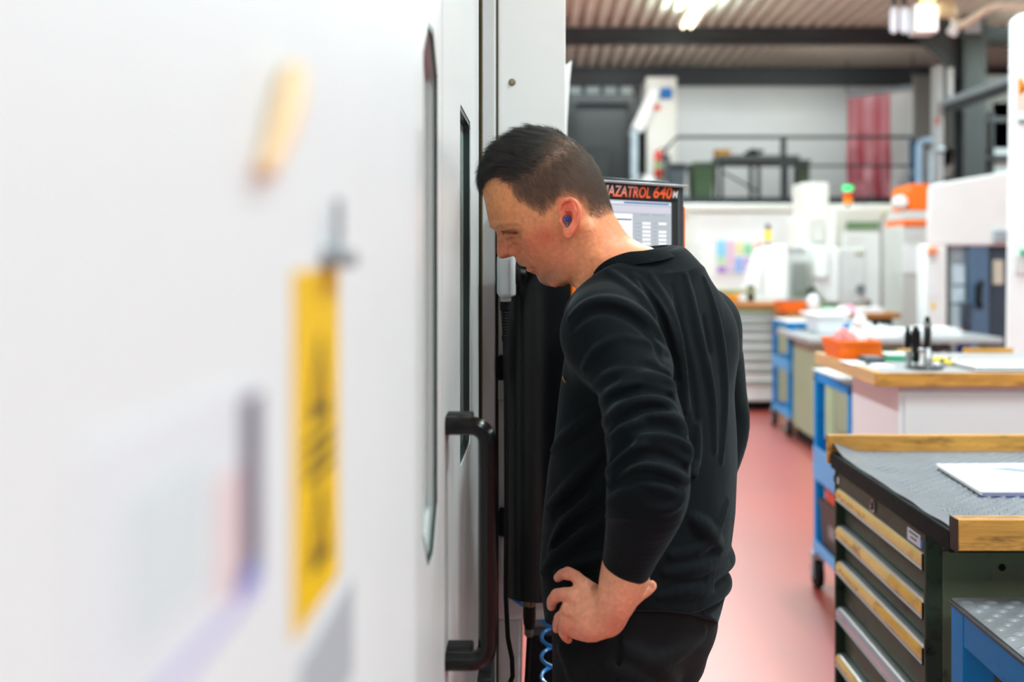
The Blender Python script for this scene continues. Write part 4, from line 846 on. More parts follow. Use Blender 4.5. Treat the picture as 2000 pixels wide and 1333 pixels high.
MB().box(1.27, 2.5, 3.492, 3.5, .09, bz-.08).build('front_panel', mat('panel_white', (226, 227, 230), .4), t, .002)
ZB = bz+.001
t = thing('storage_bin', 'orange open storage bin with gloves and bottle on the packing bench', 'box', P(1668, 700, 4.0), 'orange storage bins')
p0, p1 = P(1626, 700, 3.98), P(1716, 700, 3.98); x0, x1 = p0.x, p1.x
o = [(x0+.012, 3.92), (x1-.0, 3.92), (x1-.0, 4.12), (x0+.012, 4.12)]; q = [(x0-.005, 3.90), (x1-.02, 3.90), (x1-.02, 4.13), (x0-.005, 4.13)]; th = .006
mb = MB(); hgt = .075
mb.add([(x, y, ZB) for x, y in o]+[(x, y, ZB+hgt) for x, y in q]+[(x+(th if k in (0, 3) else -th), y+(th if k < 2 else -th), ZB+hgt) for k, (x, y) in enumerate(q)]+[(x+(th if k in (0, 3) else -th), y+(th if k < 2 else -th), ZB+.006) for k, (x, y) in enumerate(o)],
       [(3, 2, 1, 0), (12, 13, 14, 15)]+[(r*4+k, r*4+(k+1) % 4, r*4+4+(k+1) % 4, r*4+4+k) for r in range(3) for k in range(4)])
mb.build('body', orange_plastic, t, .002); MB().box(x0-.008, x1-.016, 3.893, 3.90, ZB+hgt-.012, ZB+hgt+.002).build('rim', orange_plastic, t, .002)
t = thing('pink_glove', 'pink work gloves stuffed into the orange bin on the packing bench', 'glove', P(1645, 670, 4.0))
p = P(1648, 668, 4.0)
for k, (dx, dy, h) in enumerate(((-.02, 0, .062), (.005, .02, .075), (.02, -.02, .06))):
    MB().lathe([(.006, 0), (.022, .012), (.026, .04), (.02, h), (.008, h+.014)], (p.x+dx, 4.0+dy, ZB+.03), 12).build('finger_bundle' if k else 'palm', mat('glove_pink', (246, 140, 140), .6, var=(40, .2)), t, smooth=True)
t = thing('spray_bottle', 'white spray bottle standing in the orange bin on the packing bench', 'bottle', P(1682, 690, 4.02))
c = (P(1680, 0, 4.03).x, 4.03, ZB+.008)
MB().lathe([(.026, 0), (.03, .006), (.03, .075), (.024, .092), (.012, .104), (.012, .11)], c, 18).build('body', mat('bottle_white', (240, 240, 244), .4), t, smooth=True)
MB().lathe([(.014, .108), (.014, .12)], c, 14).build('collar', mat('cap_white', (228, 228, 232), .4), t); MB().box(c[0]-.03, c[0]+.016, 4.018, 4.042, c[2]+.118, c[2]+.138).build('sprayer', mat('cap_white', (228, 228, 232), .4), t, .004); MB().box(c[0]-.026, c[0]-.02, 4.026, 4.034, c[2]+.09, c[2]+.12).build('trigger', mat('cap_white', (228, 228, 232), .4), t, .001)
# gauge stand: two dark cylinders and a chrome column on a round plate
t = thing('gauge_stand', 'black and chrome dial gauge stand on a round foot on the packing bench', 'gauge', P(1805, 720, 3.58))
Yg = 3.60; cx = P(1805, 0, Yg).x
MB().lathe([(.064, 0), (.066, .003), (.064, .006), (.02, .008)], (cx, Yg, ZB), 30).build('foot', mat('foot_dark', (60, 62, 66), .3, metal=.7), t, smooth=True)
px = P(1812, 0, Yg).x; MB().lathe([(.014, .006), (.014, .05), (.0125, .052), (.0125, .115), (.011, .118)], (px, Yg, ZB), 18).build('column', steel, t, smooth=True)
MB().lathe([(.013, .075), (.013, .165), (.009, .170), (.009, .186), (.005, .188)], (px-.001, Yg, ZB), 18).build('spindle_sleeve', black_plastic, t, smooth=True)
MB().lathe([(.0136, .15), (.0136, .165)], (px-.001, Yg, ZB), 18).build('collar', steel, t)
px2 = P(1791, 0, Yg).x; MB().lathe([(.006, .02), (.013, .03), (.013, .055), (.016, .06), (.016, .135), (.010, .142), (.010, .150)], (px2, Yg+.01, ZB), 18).build('gauge_body', black_plastic, t, smooth=True)
MB().lathe([(.007, .006), (.007, .03)], (px2, Yg+.01, ZB), 12).build('probe', steel, t)
px3 = P(1779, 0, Yg).x; MB().lathe([(.01, .07), (.012, .09), (.012, .12), (.008, .135), (.006, .15)], (px3, Yg+.03, ZB), 14).build('side_knob', black_plastic, t, smooth=True)
MB().lathe([(.012, .006), (.012, .04), (.009, .06)], (px3+.002, Yg+.03, ZB), 14).build('side_post', steel, t, smooth=True)
MB().box(px2, px, Yg-.006, Yg+.012, ZB+.058, ZB+.074).build('cross_arm', steel, t, .003)
MB().lathe([(.007, -.008), (.007, .0)], (px2+.012, Yg-.014, ZB+.05), 12, 'y').build('clamp_screw', mat('screw_cream', (226, 222, 210), .4), t)
t = thing('calculator', 'dark grey pocket calculator lying left of the gauge stand', 'calculator', P(1705, 705, 3.8))
x0, x1 = P(1690, 0, 3.78).x, P(1726, 0, 3.78).x
MB().box(x0, x1, 3.76, 3.88, ZB, ZB+.022).build('case', mat('calc_dark', (66, 68, 76), .5), t, .004); MB().box(x0+.008, x1-.008, 3.845, 3.87, ZB+.022, ZB+.024).build('display', mat('calc_lcd', (150, 160, 150), .2), t)
for k in range(9): kx, ky = k % 3, k//3; MB().box(x0+.008+kx*.02, x0+.022+kx*.02, 3.77+ky*.022, 3.785+ky*.022, ZB+.022, ZB+.0245).build('key', mat('calc_key', (130, 132, 138), .5), t, .001)
t = thing('green_folder', 'green folder lying flat behind the gauge stand', 'folder', P(1750, 700, 3.9))
x0, x1 = P(1724, 0, 3.9).x, P(1785, 0, 3.9).x
MB().hexa([(x0, 3.86, ZB), (x1, 3.84, ZB), (x1+.01, 4.02, ZB), (x0+.01, 4.04, ZB)], [(x0, 3.86, ZB+.012), (x1, 3.84, ZB+.02), (x1+.01, 4.02, ZB+.02), (x0+.01, 4.04, ZB+.012)]).build('cover', mat('folder_green', (60, 160, 118), .5), t, .002)
MB().box(x0+.01, x1-.01, 3.87, 4.01, ZB+.02, ZB+.023).build('page', mat('page_mint', (206, 232, 222), .6), t)
for i, (u, v, lab) in enumerate(((1838, 700, 'yellow handled pliers farther from the gauge stand'), (1852, 708, 'yellow handled pliers nearer to the bench edge'))):
    Y = (3.82, 3.70)[i]; x = P(u, 0, Y).x; t = thing('pliers', lab, 'pliers', (x, Y, ZB), 'yellow handled pliers')
    for s in (-1, 1): MB().tube([(x-.03, Y+s*.014, ZB+.01), (x-.005, Y+s*.012, ZB+.012), (x+.02, Y+s*.006, ZB+.01)], [.006, .0075, .005], 10).build('handle', mat('plier_yellow', (246, 216, 20), .4), t, smooth=True)
    MB().tube([(x+.02, Y-.002, ZB+.01), (x+.04, Y, ZB+.012), (x+.065, Y+.004, ZB+.01)], [.008, .009, .003], 8).build('jaws', steel, t, smooth=True)
t = thing('tool_scatter', 'small steel clamp lying between pliers and gauge stand', 'tool', P(1836, 708, 3.75)); x = P(1832, 0, 3.68).x
MB().box(x-.02, x+.03, 3.66, 3.68, ZB, ZB+.012).build('bar', steel, t, .003); MB().lathe([(.008, 0), (.008, .025)], (x+.02, 3.69, ZB), 12).build('knob', dark_steel, t, smooth=True)
def papers(name, label, x0, x1, y0, y1, n, rot=0, group=None):
    t = thing(name, label, 'paper', ((x0+x1)/2, (y0+y1)/2, ZB), group)
    for k in range(n):
        dx, dy = .006*math.sin(k*2.3+rot), .005*math.cos(k*1.7)
        MB().box(x0+dx, x1+dx, y0+dy, y1+dy, ZB+.003*k, ZB+.003*k+.0026).build('sheet', paper_white, t)
    return t
papers('paper_stack', 'white paper stack at the right end of the packing bench', P(1895, 0, 3.55).x, 2.35, 3.5, 3.72, 6)
papers('loose_paper', 'single white sheet in front of the orange bin on the packing bench', P(1648, 0, 3.8).x, P(1692, 0, 3.8).x, 3.70, 3.86, 1)
papers('note_sheet', 'pale note sheet under the calculator beside the green folder', P(1700, 0, 3.66).x, P(1742, 0, 3.66).x, 3.62, 3.75, 1)
trolley('tool_trolley', 'blue frame trolley with crate on its lower shelf beside the packing bench', 1.252, 4.05, 4.60, 1.95, 1.004, ((.50, .15), (.17, .05)), group='blue trolleys along the aisle')
t = thing('storage_crate', 'dark brown crate on the lower shelf of the near blue trolley', 'box', (1.4, 4.3, .19)); cr = mat('crate_brown', (70, 58, 56), .6, var=(10, .1))
MB().hexa([(1.275, 4.12, .183), (1.6, 4.12, .183), (1.6, 4.53, .183), (1.275, 4.53, .183)], [(1.262, 4.11, .40), (1.62, 4.11, .40), (1.62, 4.54, .40), (1.262, 4.54, .40)]).build('body', cr, t, .006)
MB().box(1.256, 1.63, 4.10, 4.55, .395, .415).build('rim', cr, t, .003); MB().box(1.262, 1.268, 4.28, 4.40, .28, .33).build('grip', mat('grip_grey', (130, 126, 128), .5), t, .004)
t = thing('red_box', 'orange red box lying on the crate of the near blue trolley', 'box', (1.4, 4.3, .42)); rb = mat('box_red', (214, 78, 52), .5)
MB().box(1.28, 1.6, 4.15, 4.5, .416, .455).build('body', rb, t, .005); MB().box(1.275, 1.605, 4.145, 4.505, .455, .475).build('lid', rb, t, .004)
t = thing('folded_stand', 'dark folded tool stand on the middle shelf of the near blue trolley', 'stand', (1.5, 4.4, .515))
MB().box(1.46, 1.49, 4.42, 4.45, .512, .94).build('post', dark_steel, t, .003); MB().box(1.49, 1.9, 4.4, 4.44, .72, .86).build('plate', black_plastic, t, .004)
# ------------------------------------------------------------------ the person: bodies sculpted as distance fields, meshed with OpenVDB
import openvdb
class Field:
    def __init__(s, lo, hi, h):
        s.lo = np.array(lo, float); s.h = h; s.n = np.ceil((np.array(hi)-s.lo)/h).astype(int)+1
        s.ax = [(s.lo[i]+h*np.arange(s.n[i])).astype(np.float32) for i in range(3)]
        s.d = np.full(tuple(s.n), 1.0, np.float32)
    def win(s, lo, hi, pad):
        sl = []
        for i in range(3):
            a = int(max(0, math.floor((lo[i]-pad-s.lo[i])/s.h))); b = int(min(s.n[i], math.ceil((hi[i]+pad-s.lo[i])/s.h)+1)); sl.append(slice(a, max(a, b)))
        return tuple(sl), (s.ax[0][sl[0]][:, None, None], s.ax[1][sl[1]][None, :, None], s.ax[2][sl[2]][None, None, :])
    def comb(s, sl, g, k, op):
        d = s.d[sl]
        if op == 'sub': g = -g; a, b = -d, -g       # smooth max through negation
        else: a, b = d, g
        if k > 0:
            hh = np.maximum(k-np.abs(a-b), 0)/k; r = np.minimum(a, b)-hh*hh*k*.25
        else: r = np.minimum(a, b)
        s.d[sl] = -r if op == 'sub' else r
    def capsule(s, a, b, ra, rb, k=0, op='add'):
        a, b = np.array(a, float), np.array(b, float); R = max(ra, rb)
        sl, (X, Y, Z) = s.win(np.minimum(a, b)-R, np.maximum(a, b)+R, k+3*s.h)
        if 0 in s.d[sl].shape: return
        ab = b-a; L2 = max(ab @ ab, 1e-12)
        t = np.clip(((X-a[0])*ab[0]+(Y-a[1])*ab[1]+(Z-a[2])*ab[2])/L2, 0, 1)
        g = np.sqrt((X-a[0]-t*ab[0])**2+(Y-a[1]-t*ab[1])**2+(Z-a[2]-t*ab[2])**2)-(ra+t*(rb-ra))
        s.comb(sl, g.astype(np.float32), k, op)
    def tube(s, pts, rr, k=0, op='add'):
        pts = [np.array(p, float) for p in pts]
        if not isinstance(rr, (list, tuple)): rr = [rr]*len(pts)
        R = max(rr); sl, (X, Y, Z) = s.win(np.min(pts, 0)-R, np.max(pts, 0)+R, k+3*s.h)
        if 0 in s.d[sl].shape: return
        g = None
        for a, b, ra, rb in zip(pts, pts[1:], rr, rr[1:]):
            ab = b-a; L2 = max(ab @ ab, 1e-12); t = np.clip(((X-a[0])*ab[0]+(Y-a[1])*ab[1]+(Z-a[2])*ab[2])/L2, 0, 1)
            q = np.sqrt((X-a[0]-t*ab[0])**2+(Y-a[1]-t*ab[1])**2+(Z-a[2]-t*ab[2])**2)-(ra+t*(rb-ra)); g = q if g is None else np.minimum(g, q)
        s.comb(sl, g.astype(np.float32), k, op)
    def ellipsoid(s, c, r, axes=None, k=0, op='add'):
        c = np.array(c, float); r = np.array(r, float); A = np.eye(3) if axes is None else np.array([np.array(a)/np.linalg.norm(a) for a in axes])
        ext = np.sqrt(((A*r[:, None])**2).sum(0)); sl, (X, Y, Z) = s.win(c-ext, c+ext, k+3*s.h)
        if 0 in s.d[sl].shape: return
        q = [(A[i][0]*(X-c[0])+A[i][1]*(Y-c[1])+A[i][2]*(Z-c[2])) for i in range(3)]
        k0 = np.sqrt(sum((q[i]/r[i])**2 for i in range(3))); k1 = np.sqrt(sum((q[i]/r[i]**2)**2 for i in range(3)))
        s.comb(sl, (k0*(k0-1)/np.maximum(k1, 1e-6)).astype(np.float32), k, op)
    def plane_cut(s, p, n):         # keep the side opposite to n
        n = np.array(n, float)/np.linalg.norm(n)
        g = s.ax[0][:, None, None]*n[0]+s.ax[1][None, :, None]*n[1]+s.ax[2][None, None, :]*n[2]-np.dot(n, p)
        s.d = np.maximum(s.d, g.astype(np.float32))
    def sample(s, p):
        q = (np.array(p)-s.lo)/s.h; i = np.floor(q).astype(int)
        if (i < 0).any() or (i >= s.n-1).any(): return .05
        f = q-i; v = s.d[i[0]:i[0]+2, i[1]:i[1]+2, i[2]:i[2]+2]
        v = v[0]*(1-f[0])+v[1]*f[0]; v = v[0]*(1-f[1])+v[1]*f[1]; return float(v[0]*(1-f[2])+v[1]*f[2])
    def hit(s, u, v, y0=1.1, y1=2.1):    # first surface point seen through picture point (u, v)
        y = y0; dv = Vector(((u-CU)/F, 1, -(v-CV)/F)); L = dv.length
        for _ in range(300):
            p = P(u, v, y); d = s.sample(p)
            if d < .0004: return np.array(p)
            y += max(d*.6, .0005)/L
            if y > y1: return None
        return np.array(P(u, v, y))
    def mesh(s):
        d = np.clip(s.d, -3*s.h, 3*s.h)
        g = openvdb.FloatGrid(3*s.h); g.copyFromArray(d.astype(np.float32), tolerance=1e-6)
        pts, quads = g.convertToQuads(0.0)
        return np.array(pts, float)*s.h+s.lo, np.array(quads, int)
def np_mesh(name, pts, quads):
    me = bpy.data.meshes.new(name); me.vertices.add(len(pts)); me.vertices.foreach_set('co', pts.astype(np.float32).ravel())
    me.loops.add(quads.size); me.loops.foreach_set('vertex_index', quads.astype(np.int32).ravel())
    me.polygons.add(len(quads)); me.polygons.foreach_set('loop_start', np.arange(0, quads.size, 4, dtype=np.int32))
    try: me.polygons.foreach_set('loop_total', np.full(len(quads), 4, np.int32))
    except Exception: pass
    me.update(calc_edges=True); me.validate()
    me.polygons.foreach_set('use_smooth', np.ones(len(me.polygons), bool))
    return me
def fix_winding(pts, quads, fld):    # outward facing quads
    a, b, c = (pts[quads[:200, i]] for i in (0, 1, 2)); n = np.cross(b-a, c-a); n /= np.linalg.norm(n, axis=1)[:, None]+1e-12
    cen = pts[quads[:200]].mean(1); sgn = sum(np.sign(fld.sample(p+q*fld.h)-fld.sample(p-q*fld.h)) for p, q in zip(cen, n))
    return quads if sgn > 0 else quads[:, ::-1]
def catmull(pts, sub, closed=True):
    pts = np.array(pts, float); n = len(pts); out = []
    for i in range(n if closed else n-1):
        p = [pts[(i+k) % n] if closed else pts[min(max(i+k, 0), n-1)] for k in (-1, 0, 1, 2)]
        for j in range(sub):
            t = j/sub; out.append(.5*((2*p[1])+(-p[0]+p[2])*t+(2*p[0]-5*p[1]+4*p[2]-p[3])*t*t+(-p[0]+3*p[1]-3*p[2]+p[3])*t**3))
    if not closed: out.append(pts[-1])
    return np.array(out)
def poly_sdf(poly, X, Z):            # inside positive
    d = np.full(X.shape, 1e9); ins = np.zeros(X.shape, bool); n = len(poly)
    for i in range(n):
        a, b = poly[i], poly[(i+1) % n]; e = b-a; L = max(e @ e, 1e-14)
        t = np.clip(((X-a[0])*e[0]+(Z-a[1])*e[1])/L, 0, 1); d = np.minimum(d, (X-a[0]-t*e[0])**2+(Z-a[1]-t*e[1])**2)
        c = (a[1] > Z) != (b[1] > Z)
        ins ^= c & (X < e[0]*(Z-a[1])/(e[1] if abs(e[1]) > 1e-12 else 1e-12)+a[0])
    d = np.sqrt(d); return np.where(ins, d, -d)

# ---- head frame: s backwards, l to the person's left, z up
PSI = math.radians(10); HC = np.array(P(1070, 400, 1.605))
ES = np.array((math.cos(PSI), -math.sin(PSI), 0)); NL = np.array((-math.sin(PSI), -math.cos(PSI), 0)); EZ = np.array((0, 0, 1.))
def HL(u, v, l=0.0):       # picture point on the plane l -> (s, l, z)
    d = np.array(((u-CU)/F, 1, -(v-CV)/F)); o = np.array((0, 0, CH)); k = (l-(o-HC) @ NL)/(d @ NL); p = o+k*d-HC
    return np.array((p @ ES, l, p[2]))
def h2w(p): p = np.asarray(p); return HC+p[..., 0:1]*ES+p[..., 1:2]*NL+p[..., 2:3]*EZ
def w2px(p): return CU+F*p[:, 0]/p[:, 1], CV-F*(p[:, 2]-CH)/p[:, 1]
profile = [(948, 395), (943, 372), (941, 350), (946, 328), (958, 305), (975, 285), (996, 269), (1023, 257), (1052, 253), (1080, 256), (1105, 267), (1130, 287), (1152, 312), (1168, 340), (1180, 368), (1187, 390), (1194, 410), (1206, 430), (1226, 459), (1252, 476), (1277, 486),
           (1292, 503), (1286, 550), (1265, 620), (1200, 640), (1150, 610), (1136, 578), (1128, 565), (1120, 560), (1115, 556.5), (1111, 553.5), (1106, 555), (1100, 557.5), (1088, 560), (1074, 559.5), (1063, 556.5), (1055, 551), (1050.5, 544), (1048.5, 538.5), (1044, 535.2), (1038, 533.5), (1033, 531.2), (1030, 528), (1028.5, 525), (1026.5, 522.3), (1023, 520.8), (1018, 519.8), (1013, 516.5), (1009, 510), (1006, 504),
           (1002, 500.5), (992, 503.5), (983, 505.2), (976, 504.2), (972, 499.5), (970.8, 492), (970.8, 475), (970.5, 462), (968.5, 451), (963.5, 443.5), (957.5, 436.5), (954, 428), (952, 417), (950, 406)]
ctl = [  # u, v, half width (mm), rounding depth (mm)
    (980, 497, 13, 8), (978, 475, 10.5, 7), (975, 453, 11, 9), (1000, 484, 17, 10), (1008, 474, 24, 14), (988, 466, 16, 9), (984, 458, 19, 10), (998, 456, 33, 14), (1013, 456, 47, 22),
    (966, 440, 20, 16), (985, 436, 44, 28), (1010, 432, 57, 38), (955, 405, 42, 34), (985, 405, 58, 44), (1015, 415, 64, 50), (1004, 471, 36, 18), (1024, 468, 54, 30), (1052, 456, 66, 45),
    (1026, 490, 43, 24), (1050, 507, 50, 30), (1085, 440, 70, 55), (1040, 521, 30, 16), (1016, 512, 17, 9), (1021, 503, 26, 14), (1034, 529, 15, 9), (1058, 547, 24, 14), (1080, 546, 38, 18), (1100, 541, 48, 18), (1113, 515, 58, 26), (1085, 500, 60, 34), (1097, 478, 66, 45),
    (1110, 430, 71, 60), (1100, 380, 76, 68), (1070, 330, 77, 74), (980, 320, 62, 62), (1020, 300, 68, 68), (1150, 350, 71, 68), (1170, 388, 60, 58), (1182, 428, 53, 50), (1160, 470, 57, 52), (1150, 520, 56, 46), (1135, 550, 48, 32), (1200, 510, 62, 58), (1250, 510, 72, 60), (1230, 590, 74, 62), (1150, 600, 56, 40)]
h = .00125
s_lo, s_hi, z_lo, z_hi = HL(955, 400)[0]-.03, HL(1330, 500)[0]+.01, HL(1100, 640)[2]-.005, HL(1050, 245)[2]+.01
hf = Field((s_lo, 0, z_lo), (s_hi, .105, z_hi), h)
poly = catmull([HL(u, v)[[0, 2]] for u, v in profile], 4)
SX, SZ = np.meshgrid(hf.ax[0], hf.ax[2], indexing='ij')
d2 = poly_sdf(poly, SX.astype(float), SZ.astype(float))
cp = np.array([HL(u, v, wd/1000*.8)[[0, 2]] for u, v, wd, dd in ctl]); cv = np.array([(wd, dd) for _, _, wd, dd in ctl])/1000
def tps(cp, cv, X, Z, reg=2e-5):
    def U(r2): return np.where(r2 > 1e-16, .5*r2*np.log(np.maximum(r2, 1e-16)), 0)
    n = len(cp); K = U(((cp[:, None]-cp[None])**2).sum(2))+np.eye(n)*reg; Q = np.c_[np.ones(n), cp]
    A = np.block([[K, Q], [Q.T, np.zeros((3, 3))]]); w = np.linalg.solve(A, np.r_[cv, np.zeros((3, cv.shape[1]))])
    out = [w[n, j]+w[n+1, j]*X+w[n+2, j]*Z for j in range(cv.shape[1])]
    for i in range(n):
        u = U((X-cp[i, 0])**2+(Z-cp[i, 1])**2)
        for j in range(cv.shape[1]): out[j] = out[j]+w[i, j]*u
    return out
W, D = tps(cp, cv, SX.astype(float), SZ.astype(float)); W = np.clip(W, .004, .095); D = np.clip(D, .006, .09)
def blur(a, n):
    for _ in range(n):
        b = np.pad(a, 1, mode='edge'); a = (b[:-2, 1:-1]+b[2:, 1:-1]+b[1:-1, :-2]+b[1:-1, 2:]+2*b[1:-1, 1:-1])/6
    return a
Wg = W*np.sqrt(np.maximum(1-(1-np.clip(d2/D, 0, 1))**2, 0)); Wg = np.where(d2 > .004, blur(Wg, 6), Wg)
gx, gz = np.gradient(Wg, h); nrm = np.sqrt(1+np.clip(gx*gx+gz*gz, 0, 9))
Lx = hf.ax[1][None, :, None]
hf.d = np.where((d2 > 0)[:, None, :], (Lx-Wg[:, None, :])/nrm[:, None, :], np.sqrt(Lx*Lx+(d2*d2)[:, None, :])).astype(np.float32)
def hl(u, v, mm): return HL(u, v, mm/1000)
def on(u, v, out=0.0):     # point on the modelled side surface seen at (u, v)
    l = .05
    for _ in range(8):
        q = HL(u, v, l); a = np.clip((q[0]-s_lo)/h, 0, hf.n[0]-2); b = np.clip((q[2]-z_lo)/h, 0, hf.n[2]-2); l = .5*l+.5*float(Wg[int(a), int(b)])
    return HL(u, v, l+out)
# eye: shallow socket, lids almost closed, brow ridge overhanging
hf.ellipsoid(on(985, 454, .003), (.008, .006, .0055), k=.006, op='sub')
hf.ellipsoid(on(998, 452, .004), (.015, .0070, .0050), k=.008, op='sub')
hf.ellipsoid(on(1000, 457.5, -.0098), (.0125, .0105, .0098), k=.003)
hf.tube([on(u, v, .0006) for u, v in ((986, 452.5), (993, 453), (1002, 453.5), (1011, 455))], .0009, k=.002, op='sub')
hf.tube([on(u, v, .0008) for u, v in ((990, 464), (1002, 467), (1014, 465))], .0012, k=.006, op='sub')
hf.tube([on(963, 440, -.0035), on(980, 441, -.0018), on(998, 441, -.0015), on(1016, 441, -.0035)], [.006, .0072, .0072, .005], k=.008)
# nose wing and nostril, nasolabial line, lips
hf.ellipsoid(on(1004, 490.5, -.0015), (.0105, .0062, .0088), axes=((.95, 0, .3), (0, 1, 0), (-.3, 0, .95)), k=.003)
hf.tube([on(991, 484, .001), on(1000, 478.5, .001), on(1011, 480.5, .001), on(1017, 488, .001), on(1014, 497, .0005)], [.0008, .0016, .0018, .0018, .001], k=.004, op='sub')
hf.ellipsoid(hl(991, 503.5, 8), (.0066, .0044, .0030), k=.0012, op='sub')
hf.tube([on(1020, 490, .001), on(1030, 501, .0012), on(1039, 512, .001)], [.0012, .0018, .001], k=.007, op='sub')
hf.tube([hl(1026, 522.3, 0)]+[on(u, v, .0003) for u, v in ((1030, 522.5), (1036, 522.5), (1042, 523.5))], .0012, k=.0022, op='sub')
hf.tube([on(1032, 527.5, -.002), on(1037, 527.5, -.002), on(1041, 526, -.0015)], [.003, .0032, .002], k=.004)
hf.tube([on(1020, 518, -.001), on(1028, 518, -.001), on(1038, 519.5, -.0012)], [.0018, .0022, .0015], k=.004)
hf.tube([on(1045, 526, .001), on(1050, 535, .001)], .0016, k=.006, op='sub')
# jaw line, neck muscle and creases
hf.tube([hl(1116, 512, 48), hl(1103, 540, 42), hl(1085, 552, 30)], [.010, .009, .008], k=.012)
hf.tube([hl(1150, 452, 52), hl(1152, 500, 52), hl(1140, 560, 40)], [.012, .011, .010], k=.018)
def crease(pts, r): hf.tube([on(u, v, .0022 if 0 else -.0001) for u, v in pts], r, k=.0016, op='sub')
for q in (((1149, 470), (1147, 492), (1144, 515), (1139, 540), (1134, 560)), ((1157, 508), (1153, 528), (1147, 548), (1141, 563))):
    n_ = len(q); crease(catmull(q, 5, False), [.0004+.0010*math.sin(math.pi*(k+.5)/(5*(n_-1)+1)) for k in range(5*(n_-1)+1)])
# ear
hf.ellipsoid(hl(1112, 424, 76), (.0165, .0062, .029), axes=((1, .28, .18), (-.28, 1, 0), (-.18, 0, 1)), k=.004)
rim = [(1098, 420, 76), (1094, 411, 77), (1096, 400, 79), (1103, 392.5, 81), (1113, 390, 83.5), (1122, 393, 86), (1129, 402, 88), (1131.5, 415, 88), (1130.5, 428, 87), (1127, 440, 85), (1121, 450, 83)]
rim = catmull([hl(*r) for r in rim], 3, False); hf.tube([tuple(r) for r in rim], .0036, k=.0025)
hf.ellipsoid(hl(1110, 455, 80), (.0085, .0045, .0095), axes=((1, .2, -.3), (-.2, 1, 0), (.3, 0, 1)), k=.005)
hf.ellipsoid(hl(1107, 428, 86), (.0088, .0085, .0115), k=.003, op='sub')
hf.ellipsoid(hl(1112, 403, 87), (.009, .0055, .006), axes=((1, 0, -.3), (0, 1, 0), (.3, 0, 1)), k=.003, op='sub')
hf.tube([tuple(hl(*q)) for q in ((1108, 411, 82), (1118, 410, 84), (1122, 420, 85), (1121, 432, 84), (1115, 444, 83))], .0026, k=.004)
hf.tube([tuple(hl(*q)) for q in ((1097, 425, 77), (1097, 433, 78), (1100, 440, 79))], [.003, .0042, .003], k=.003)
full = np.concatenate([hf.d[:, :0:-1, :], hf.d], axis=1)
hfull = Field((s_lo, -hf.ax[1][-1], z_lo), (s_hi, hf.ax[1][-1], z_hi), h); hfull.d = full; hfull.n = np.array(full.shape)
hp, hq = hfull.mesh(); hq = fix_winding(hp, hq, hfull); head_local = hp.copy(); head_w = h2w(hp)

# ---- torso frame
TY = math.radians(22); TF = np.array((-math.cos(TY), math.sin(TY), 0)); TL = np.array((-math.sin(TY), -math.cos(TY), 0))
rows = [(548, 1172, 1352, .10, 1.625), (575, 1150, 1378, .135, 1.63), (605, 1130, 1400, .165, 1.635), (640, 1114, 1416, .185, 1.64), (700, 1104, 1430, .19, 1.64), (760, 1096, 1437, .188, 1.64), (850, 1086, 1441, .18, 1.635), (900, 1075, 1441, .176, 1.63), (1000, 1064, 1436, .172, 1.625), (1060, 1060, 1429, .172, 1.62), (1100, 1058, 1421, .176, 1.62), (1140, 1062, 1423, .178, 1.62), (1190, 1068, 1413, .178, 1.62), (1235, 1080, 1402, .176, 1.62), (1300, 1086, 1356, .155, 1.62)]
def torso_rows(shrink=0.0):
    zz, cx, cy, aa, bb = [], [], [], [], []
    for v, L, R, b, Yc in rows:
        hw = (R-L)/2*Yc/F*.985; a = math.sqrt(max(hw*hw-(b*math.sin(TY))**2, .0016))/math.cos(TY)
        zz.append(CH-(v-CV)*Yc/F); cx.append(((L+R)/2-CU)*Yc/F); cy.append(Yc); aa.append(a-shrink); bb.append(b-shrink)
    o = np.argsort(zz); return [np.array(q)[o] for q in (zz, cx, cy, aa, bb)]
def add_torso(fl, shrink=0.0, zmin=-9, zmax=9, n=2.35, k=0):
    zz, cx, cy, aa, bb = torso_rows(shrink); Z = fl.ax[2]
    ev = lambda q: np.convolve(np.pad(np.interp(Z, zz, q), 4, mode='edge'), np.ones(9)/9, 'valid')
    x, y, a, b = ev(cx)[None, None], ev(cy)[None, None], ev(aa)[None, None], ev(bb)[None, None]
    X, Y = fl.ax[0][:, None, None], fl.ax[1][None, :, None]
    pf = (X-x)*TF[0]+(Y-y)*TF[1]; pl = (X-x)*TL[0]+(Y-y)*TL[1]
    r = ((np.abs(pf)/a)**n+(np.abs(pl)/b)**n)**(1/n); g = (r-1)*np.minimum(a, b)
    top = min(zmax, zz[-1]); g = np.maximum(np.maximum(g, Z[None, None]-top), zmin-Z[None, None])
    fl.comb((slice(None),)*3, g.astype(np.float32), k, 'add')
w_ = lambda u, v, Y: np.array(P(u, v, Y))
def smooth_chain(ch, sub=4):
    c = catmull([tuple(w_(u, v, Y))+(r,) for u, v, Y, r in ch], sub, False); return [q[:3] for q in c], [float(q[3]) for q in c]
arm_l = [(1190, 650, 1.475, .066), (1210, 695, 1.445, .060), (1236, 745, 1.415, .054), (1256, 820, 1.37, .055), (1266, 880, 1.34, .056), (1267, 925, 1.325, .055), (1264, 968, 1.325, .0545), (1252, 1018, 1.347, .0475), (1237, 1065, 1.37, .040), (1226, 1100, 1.388, .0355), (1220, 1122, 1.398, .033)]
arm_r = [(1366, 640, 1.80, .068), (1388, 700, 1.84, .060), (1402, 770, 1.88, .054), (1410, 830, 1.89, .052), (1398, 890, 1.86, .048), (1370, 960, 1.80, .042), (1330, 1030, 1.76, .036)]
mirror_c = w_(1242, 1150, 1.62)
sf = Field((-.06, 1.24, .855), (.40, 1.98, 1.53), .0021)
add_torso(sf, 0, zmin=.86)
sf.tube([w_(1232, 590, 1.60), w_(1222, 520, 1.60)], [.092, .074], k=.05)
